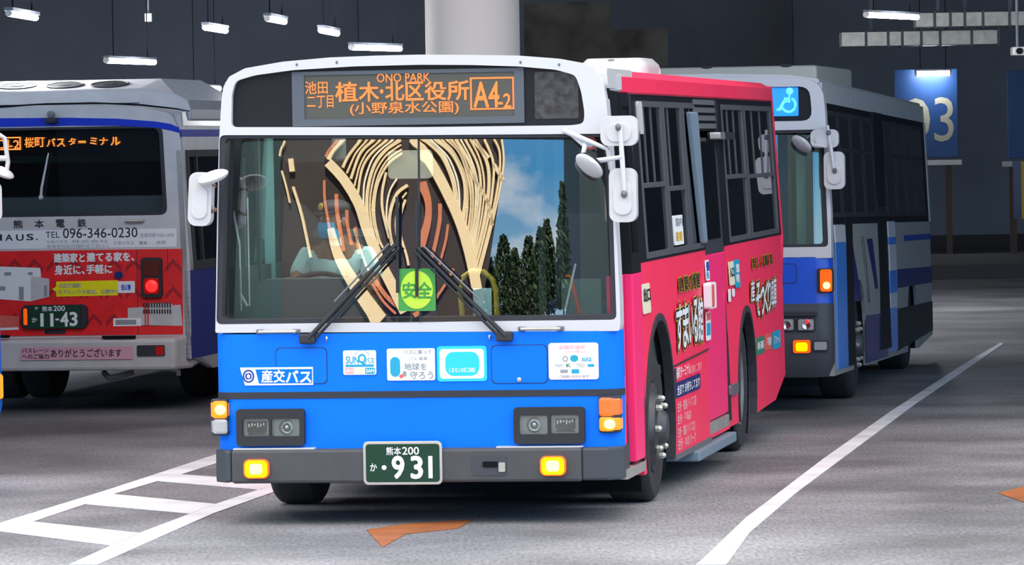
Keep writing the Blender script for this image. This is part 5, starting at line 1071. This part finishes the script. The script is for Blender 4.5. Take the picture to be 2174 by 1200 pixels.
MB().tube([f4(-20, 336, -.1), f4(15, 336, -.12)], .02, 8).build('mirror_strut', M['offwhite'], base, smooth=True)
dm = MB().ell((0, 0, 0), (.085, .085, .03), 20, 10).build('round_mirror', M['offwhite'], base, smooth=True); dm.location = f4(6, 366, -.16); dm.rotation_euler = (math.radians(15), math.radians(26), 0)
q = B4.FR(-48, 386, 4, 470, -.12); slabmirror(base, ((q[0]+q[2])/2, -.12, (q[1]+q[3])/2), q[2]-q[0], q[3]-q[1], .09, .05)
# ------------------------------------------------------------------ the driver, seated behind the front bus windscreen
def skin_mesh(pts, edges, rad, root=0, sub=1):
    me = bpy.data.meshes.new('sk'); me.from_pydata([Vector(p) for p in pts], edges, [])
    o = bpy.data.objects.new('sk', me); C.objects.link(o)
    o.modifiers.new('s', 'SKIN'); md_ = o.modifiers.new('u', 'SUBSURF'); md_.levels = sub
    for i, r in enumerate(rad): me.skin_vertices[0].data[i].radius = (r, r) if not isinstance(r, tuple) else r
    me.skin_vertices[0].data[root].use_root = True
    dg = bpy.context.evaluated_depsgraph_get(); dg.update()
    out = bpy.data.meshes.new_from_object(o.evaluated_get(dg)); bpy.data.objects.remove(o); return out
F = B.F; dyv = 1.2
hx, hz = F(712, 470, dyv); sx_, szl = F(714, 528, dyv)
base = B.wld((sx_, dyv, .84)); dr = empty('person', tuple(base), -YAW, label='bus driver in pale teal shirt, dark cap and blue face mask behind the wheel', cat='person')
zS = szl-.84; zH = hz-.84; hxl = hx-sx_
wcl = np.array(wc) - np.array((sx_, dyv, .84))
P_ = [(0, .05, .42), (0, .05, .58), (0, .03, zS-.16), (0, .02, zS-.02), (0, .0, zS+.08), (hxl*.5, -.01, zS+.14)]; E_ = [(0, 1), (1, 2), (2, 3), (3, 4), (4, 5)]; Rr = [(.15, .12), (.15, .115), (.17, .115), (.13, .09), .062, .056]
def add(p, par, r): P_.append(p); Rr.append(r); E_.append((par, len(P_)-1)); return len(P_)-1
for s in (-1, 1):
    sh = add((s*.185, .02, zS-.04), 3, .062); el = add((s*.27, -.12, zS-.27), sh, .047)
    wrx = wcl[0]+s*.19; wr_ = add((wrx, wcl[1]+.09, wcl[2]+.05), el, .030); pa = add((wrx-s*.01, wcl[1]+.03, wcl[2]+.055), wr_, (.036, .018))
    for k, (dx, ln) in enumerate(((-.030, .062), (-.010, .072), (.010, .068), (.028, .055))):
        k1 = add((wrx+dx, wcl[1]-.012, wcl[2]+.06), pa, .0095); k2 = add((wrx+dx, wcl[1]-ln*.55, wcl[2]+.045), k1, .0088); add((wrx+dx, wcl[1]-ln*.62, wcl[2]+.018), k2, .008)
    t1 = add((wrx-s*.04, wcl[1]+.035, wcl[2]+.04), pa, .011); add((wrx-s*.055, wcl[1]+.0, wcl[2]+.03), t1, .009)
    hp_ = add((s*.10, -.06, .42), 0, .085); kn = add((s*.14, -.42, .44), hp_, .062); an_ = add((s*.14, -.48, .09), kn, .042); add((s*.14, -.60, .045), an_, .036)
bodym = skin_mesh(P_, E_, Rr)
mb = MB(); mb.use(M['skin']); mb.bm.from_mesh(bodym)
turn = Matrix.Rotation(math.radians(-38), 3, 'Z')   # head turned to its own right, the left of the photo
hc = Vector((hxl, -.03, zH))
def hp3(x, y, z): return hc + turn @ Vector((x, y, z))
mb.ell(hc, (.077, .097, .122), 24, 16, turn)
mb.ell(hp3(0, -.035, -.06), (.058, .062, .065), 18, 10, turn)
mb.loft([[hp3(-.008, -.09, .02), hp3(.008, -.09, .02), hp3(.004, -.1, .025), hp3(-.004, -.1, .025)], [hp3(-.018, -.088, -.03), hp3(.018, -.088, -.03), hp3(.012, -.122, -.026), hp3(-.012, -.122, -.026)]])
for s in (-1, 1): mb.ell(hp3(s*.078, .01, -.005), (.012, .022, .034), 10, 8, turn)
body = mb.build('body', None, dr, smooth=True)
mb = MB(); mb.use(M['paper'])
for s in (-1, 1): mb.ell(hp3(s*.03, -.086, .018), (.014, .01, .008), 10, 6, turn)
mb.use(M['ink'])
for s in (-1, 1): mb.ell(hp3(s*.03, -.094, .018), (.006, .004, .006), 8, 6, turn); mb.ell(hp3(s*.03, -.093, .04), (.02, .006, .004), 8, 6, turn)
mb.build('eyes', None, body, smooth=True)
mb = MB(); mb.ell(hp3(0, .022, .02), (.083, .085, .112), 22, 12, turn); mb.build('hair', M['ink'], dr, smooth=True)
mb = MB(); mb.ell(hp3(0, .0, .085), (.098, .115, .055), 24, 10, turn); mb.loft([[hp3(.085*math.cos(t), -.07-.065*math.sin(t), .062-.02*math.sin(t)) for t in np.linspace(0, math.pi, 13)], [hp3(.085*math.cos(t), -.07-.065*math.sin(t), .070-.02*math.sin(t)) for t in np.linspace(0, math.pi, 13)]])
cp = mb.build('cap', M['capdark'], dr, smooth=True); MB().ell(hp3(0, -.112, .095), (.022, .008, .024), 10, 8, turn).build('cap_badge', M['gold'], cp)
mb = MB(); mb.loft([[hp3(.064*math.cos(t), -.030-.085*math.sin(t)*k, z) for t in np.linspace(-.15, math.pi+.15, 17)] + [hp3(.056*math.cos(t), -.025-.070*math.sin(t)*k, z) for t in np.linspace(math.pi+.15, -.15, 17)] for z, k in ((-.105, .75), (-.085, 1.02), (-.04, 1.16), (-.005, 1.03))])
mk = mb.build('face_mask', M['mask'], dr, smooth=True)
for s in (-1, 1): MB().tube([hp3(s*.06, -.05, -.01), hp3(s*.08, .0, .005)], .003, 6).build('ear_loop', M['paper'], mk)
sp_ = [(0, .05, .42), (0, .05, .58), (0, .03, zS-.16), (0, .02, zS-.03), (-.185, .02, zS-.045), (.185, .02, zS-.045), (-.25, -.06, zS-.2), (.25, -.06, zS-.2)]
sm = skin_mesh(sp_, [(0, 1), (1, 2), (2, 3), (3, 4), (3, 5), (4, 6), (5, 7)], [(.175, .14), (.17, .135), (.195, .135), (.15, .105), .078, .078, .07, .07])
mb = MB(); mb.use(M['shirt']); mb.bm.from_mesh(sm); mb.loft([[Vector((.075*math.cos(t), .0+.07*math.sin(t), zS+.02)) for t in np.linspace(0, 2*math.pi, 17)[:-1]], [Vector((.065*math.cos(t), .0+.065*math.sin(t), zS+.075)) for t in np.linspace(0, 2*math.pi, 17)[:-1]]])
mb.build('shirt', None, dr, smooth=True)
ps = MB().box((sx_-.26, dyv-.18, .86), (sx_+.26, dyv+.25, 1.2)).build('driver_seat', M['lining'], R, bevel=.04); MB().box((sx_-.24, dyv+.22, 1.15), (sx_+.24, dyv+.34, szl+.12)).build('seat_back', M['lining'], ps, bevel=.05)
# ------------------------------------------------------------------ what stands across the road and shows in the windscreen
def bounce(px, py):
    d = ray(px, py); d = d/np.linalg.norm(d); o_l = CP-B.o
    lo = np.array([o_l@B.ex, o_l@B.ey, CP[2]]); ld = np.array([d@B.ex, d@B.ey, d[2]]); y = .02
    for _ in range(8):
        p = lo+ld*((y-lo[1])/ld[1]); y = wy(p[0], p[2])
    n = np.array(wn(p[0], p[2])); r = ld-2*(ld@n)*n
    return B.wld(p), r[0]*B.ex+r[1]*B.ey+np.array([0, 0, r[2]])
p0, rc0 = bounce(880, 480); rc0[2] = 0; rc0 /= np.linalg.norm(rc0)
def tofac(px, py, dist):
    C0 = np.array([p0[0], p0[1], 0])+rc0*dist; p, r = bounce(px, py); t = ((C0-p)@rc0)/(r@rc0); h = p+r*t; ex = np.array([rc0[1], -rc0[0], 0])
    return ((h-C0)@ex, h[2])
RZ = math.atan2(-rc0[0], rc0[1]); DF = 56.0
fac = empty('building', (p0[0]+rc0[0]*DF, p0[1]+rc0[1]*DF, 0), RZ, label='brown building with curved tan ribs mirrored in the front windscreen', cat='building')
mpf = lambda u, v, o: (u, o, v)
edge = [(1020, 690), (1025, 640), (1040, 560), (1052, 480), (1064, 400), (1071, 340), (1066, 290)]
ed = [tofac(*p, DF) for p in edge]; uR0 = ed[0][0]; far = tofac(596, 500, DF)[0]; far2 = tofac(440, 500, DF)[0]
sgn = 1 if far > uR0 else -1
out = [(uR0, -.0)] + [(u, max(v, .05)) for u, v in ed] + [(ed[-1][0], 13.5), (far, 13.5), (far, 0)]
MB().prism(mpf, [out], .5, 5).build('cladding', M['brown'], fac)
MB().prism(mpf, [[(far+sgn*.02, 0), (far+sgn*.02, 12), (far2+sgn*8, 12), (far2+sgn*8, 0)]], 1.0, 5).build('dark_reflection_panel', M['dimteal'], fac)  # added dark panel, keeps the left end of the windscreen reflection dark
u0 = tofac(1231, 500, 72)[0]; u1 = tofac(1310, 500, 72)[0]; d2 = empty('building', (p0[0]+rc0[0]*72, p0[1]+rc0[1]*72, 0), RZ, label='plain dark block added to darken the right end of the windscreen reflection', cat='building')
MB().prism(mpf, [[(u0, 0), (u0, 17), (u1, 17), (u1, 0)]], 0, 8).build('wall', M['dimteal'], d2); MB().prism(mpf, [[(u0+.2, 17), (u0+.2, 17.4), (u1, 17.4), (u1, 17)]], -.3, 8).build('block_cap', M['brown'], d2)  # made-up block, hides the sky from the right end of the windscreen
M['palerib'] = mat('pale_cream_rib', (.85, .76, .55, 1), .6)
def rib(pts, w_, m_='tan', depth=.45):
    # a smooth rib through the points
    q = []; n = len(pts)
    for i in range(n-1):
        a0, a1, a2, a3 = [np.array(pts[max(0, min(n-1, i+k))], float) for k in (-1, 0, 1, 2)]
        for t in np.linspace(0, 1, 7)[:-1]:
            q.append(.5*((2*a1)+(-a0+a2)*t+(2*a0-5*a1+4*a2-a3)*t*t+(-a0+3*a1-3*a2+a3)*t**3))
    q.append(np.array(pts[-1], float)); l_, r_ = [], []
    for i, p in enumerate(q):
        d = q[min(i+1, len(q)-1)]-q[max(0, i-1)]; d /= np.linalg.norm(d)+1e-9; nrm = np.array([d[1], -d[0]]); ww = (1.35*w_) if not isinstance(w_, tuple) else w_[0]+(w_[1]-w_[0])*i/(len(q)-1)
        l_.append(tofac(*(p+nrm*ww/2), DF)); r_.append(tofac(*(p-nrm*ww/2), DF))
    mb = MB(); rings = [[(a[0], .5, a[1]), (a[0], .5-depth, a[1]), (b_[0], .5-depth, b_[1]), (b_[0], .5, b_[1])] for a, b_ in zip(l_, r_)]
    mb.loft(rings); return mb.build('rib', M[m_], fac)
Zp = lambda pts: [(560+x/2.927, 280+y/2.927) for x, y in pts]
for pts, w_ in (([(400, 190), (500, 300), (590, 450), (640, 600), (720, 800), (800, 960), (880, 1120)], (20, 24)), ([(415, 600), (460, 760), (560, 940), (720, 1170)], (14, 34)), ([(930, 40), (1030, 180), (1130, 360), (1220, 560), (1280, 760), (1325, 980)], (22, 22))): rib(Zp(pts), w_, depth=.6)
ARCS = (([(500, 40), (430, 110), (400, 170)], 7), ([(610, 40), (530, 140), (490, 220)], 4), ([(690, 45), (600, 130), (540, 290)], 4), ([(770, 48), (670, 130), (610, 230), (585, 380)], 3.5), ([(850, 50), (760, 110), (690, 200), (650, 330), (640, 480), (665, 640)], 5), ([(860, 130), (770, 200), (705, 330), (685, 500), (710, 650), (740, 720)], 3.5), ([(760, 250), (735, 380), (740, 500), (780, 660)], 4), ([(895, 330), (830, 380), (790, 480), (780, 600), (805, 740)], 5), ([(880, 420), (850, 520), (850, 640), (885, 760), (900, 830)], 4),
    ([(990, 40), (1100, 140), (1170, 290), (1195, 420)], 5), ([(1060, 40), (1170, 130), (1240, 270), (1255, 400), (1240, 540)], 6), ([(1130, 40), (1220, 130), (1275, 300), (1290, 450), (1270, 620)], 4), ([(1190, 40), (1280, 190), (1320, 330), (1315, 520), (1285, 690)], 5), ([(1250, 40), (1330, 200), (1350, 360), (1335, 540), (1300, 740)], 3.5), ([(1310, 40), (1385, 180), (1400, 330), (1370, 560), (1310, 800)], 5), ([(1370, 40), (1425, 180), (1425, 330), (1390, 560), (1320, 840)], 3.5), ([(1430, 40), (1468, 130), (1460, 300), (1410, 560), (1330, 870)], 3), ([(1480, 45), (1492, 170), (1472, 330), (1420, 570), (1338, 890)], 3),
    ([(130, 60), (105, 110), (98, 150)], 3), ([(165, 165), (175, 245)], 8), ([(180, 340), (230, 500), (265, 660), (290, 780)], 4), ([(110, 240), (140, 350), (160, 440)], 2.5), ([(690, 920), (640, 840), (590, 700), (560, 600)], 3), ([(1270, 230), (1390, 430), (1420, 580)], 5), ([(1300, 50), (1400, 160)], 6), ([(1430, 200), (1490, 300)], 6))
def resamp(pts, n=7):
    P = np.array(pts, float); d = np.r_[0, np.cumsum(np.hypot(*np.diff(P, axis=0).T))]; return np.array([[np.interp(q, d, P[:, k]) for k in (0, 1)] for q in np.linspace(0, d[-1], n)])
for pts, w_ in ARCS: rib(Zp(pts), w_)
for i0, i1, f_ in ((1, 2, .5), (2, 3, .5), (3, 4, .45), (4, 5, .35), (4, 5, .7), (6, 7, .5), (7, 8, .5), (9, 10, .5), (10, 11, .5), (11, 12, .5), (12, 13, .5), (13, 14, .5), (9, 10, .25), (11, 12, .25)):
    rib(Zp((resamp(ARCS[i0][0])*(1-f_)+resamp(ARCS[i1][0])*f_).tolist()), 2.6, 'tan' if i0 % 3 else 'palerib')
for pts, w_ in (([(465, 50), (410, 110), (385, 155)], 5), ([(375, 300), (378, 420), (400, 560), (420, 680)], 4), ([(450, 385), (455, 500), (475, 620), (495, 740)], 6), ([(515, 485), (520, 580), (545, 700)], 5), ([(570, 590), (580, 680), (590, 760)], 4), ([(990, 310), (1022, 430), (1020, 560), (990, 690), (955, 830)], 10), ([(1095, 445), (1092, 560), (1065, 700), (1040, 800)], 6), ([(1145, 575), (1130, 680), (1090, 830)], 4), ([(690, 920), (760, 1020), (850, 1100)], 7), ([(660, 920), (740, 1050), (820, 1130)], 4), ([(1080, 1020), (1000, 1090), (930, 1140)], 6), ([(1180, 850), (1120, 960), (1050, 1060)], 4)): rib(Zp(pts), w_, 'terracotta')
# trees beside that building
def tree(px, ytop, wpx, label, dist=66, seed=0):
    rnd = random.Random(seed); u0, v0 = tofac(px, 640, dist); ut, vt = tofac(px, ytop, dist); ua, _ = tofac(px-wpx/2, 600, dist); ub, _ = tofac(px+wpx/2, 600, dist)
    ex = np.array([rc0[1], -rc0[0]]); C0 = np.array([p0[0], p0[1]])+rc0[:2]*dist; g = C0+ex*u0+rc0[:2]*rnd.uniform(-.5, 1.5)
    hw2 = abs(ub-ua)/2; top = max(vt, 1.5)
    t = empty('tree', (g[0], g[1], 0), RZ, label=label, cat='tree', group='trees mirrored in the windscreen')
    MB().tube([(0, 0, 0), (.05, 0, top*.3), (0, .05, top*.75)], [hw2*.14, hw2*.1, .03], 8).build('trunk', M['bark'], t)
    mb = MB()
    for _ in range(1500):
        h = rnd.random(); rad = hw2*(.55+.6*math.sin(math.pi*min(1, .25+h*.75)))*(1-h*h*.6)
        an2 = rnd.random()*6.283; rr_ = rad*math.sqrt(rnd.random()); c = Vector((rr_*math.cos(an2), rr_*math.sin(an2), .12*top+h*top*.9)); s_ = rnd.uniform(.10, .26)*(.6+top/8)
        v = Vector((rnd.uniform(-1, 1), rnd.uniform(-1, 1), rnd.uniform(-.2, 1.5))).normalized(); a_ = v.orthogonal().normalized(); b3 = v.cross(a_)
        mb._face([mb.bm.verts.new(c+a_*s_), mb.bm.verts.new(c+b3*s_*.5), mb.bm.verts.new(c-a_*s_), mb.bm.verts.new(c-b3*s_*.5)])
    mb.build('crown', M['leaf'], t)
for i, (tx_, ty_, tw_, tl_) in enumerate([(1042, 548, 50, 'leftmost mirrored tree, touching the building edge'), (1070, 505, 58, 'second mirrored tree from the building'), (1098, 530, 50, 'third mirrored tree from the building, lower than its neighbours'), (1124, 508, 56, 'fourth mirrored tree from the building'), (1150, 490, 54, 'fifth mirrored tree from the building'), (1166, 472, 46, 'tallest mirrored tree, ending the row at right'), (1202, 392, 30, 'slim dark mirrored tree apart at the far right')]):
    tree(tx_, ty_, tw_, tl_, 62+3*(i % 3), seed=i)
print('FAC', [tuple(round(float(x), 2) for x in tofac(*p, DF)) for p in ((480, 300), (480, 670), (700, 480), (880, 300), (880, 670), (1060, 300), (1060, 600), (1280, 300), (1280, 660))], RZ)
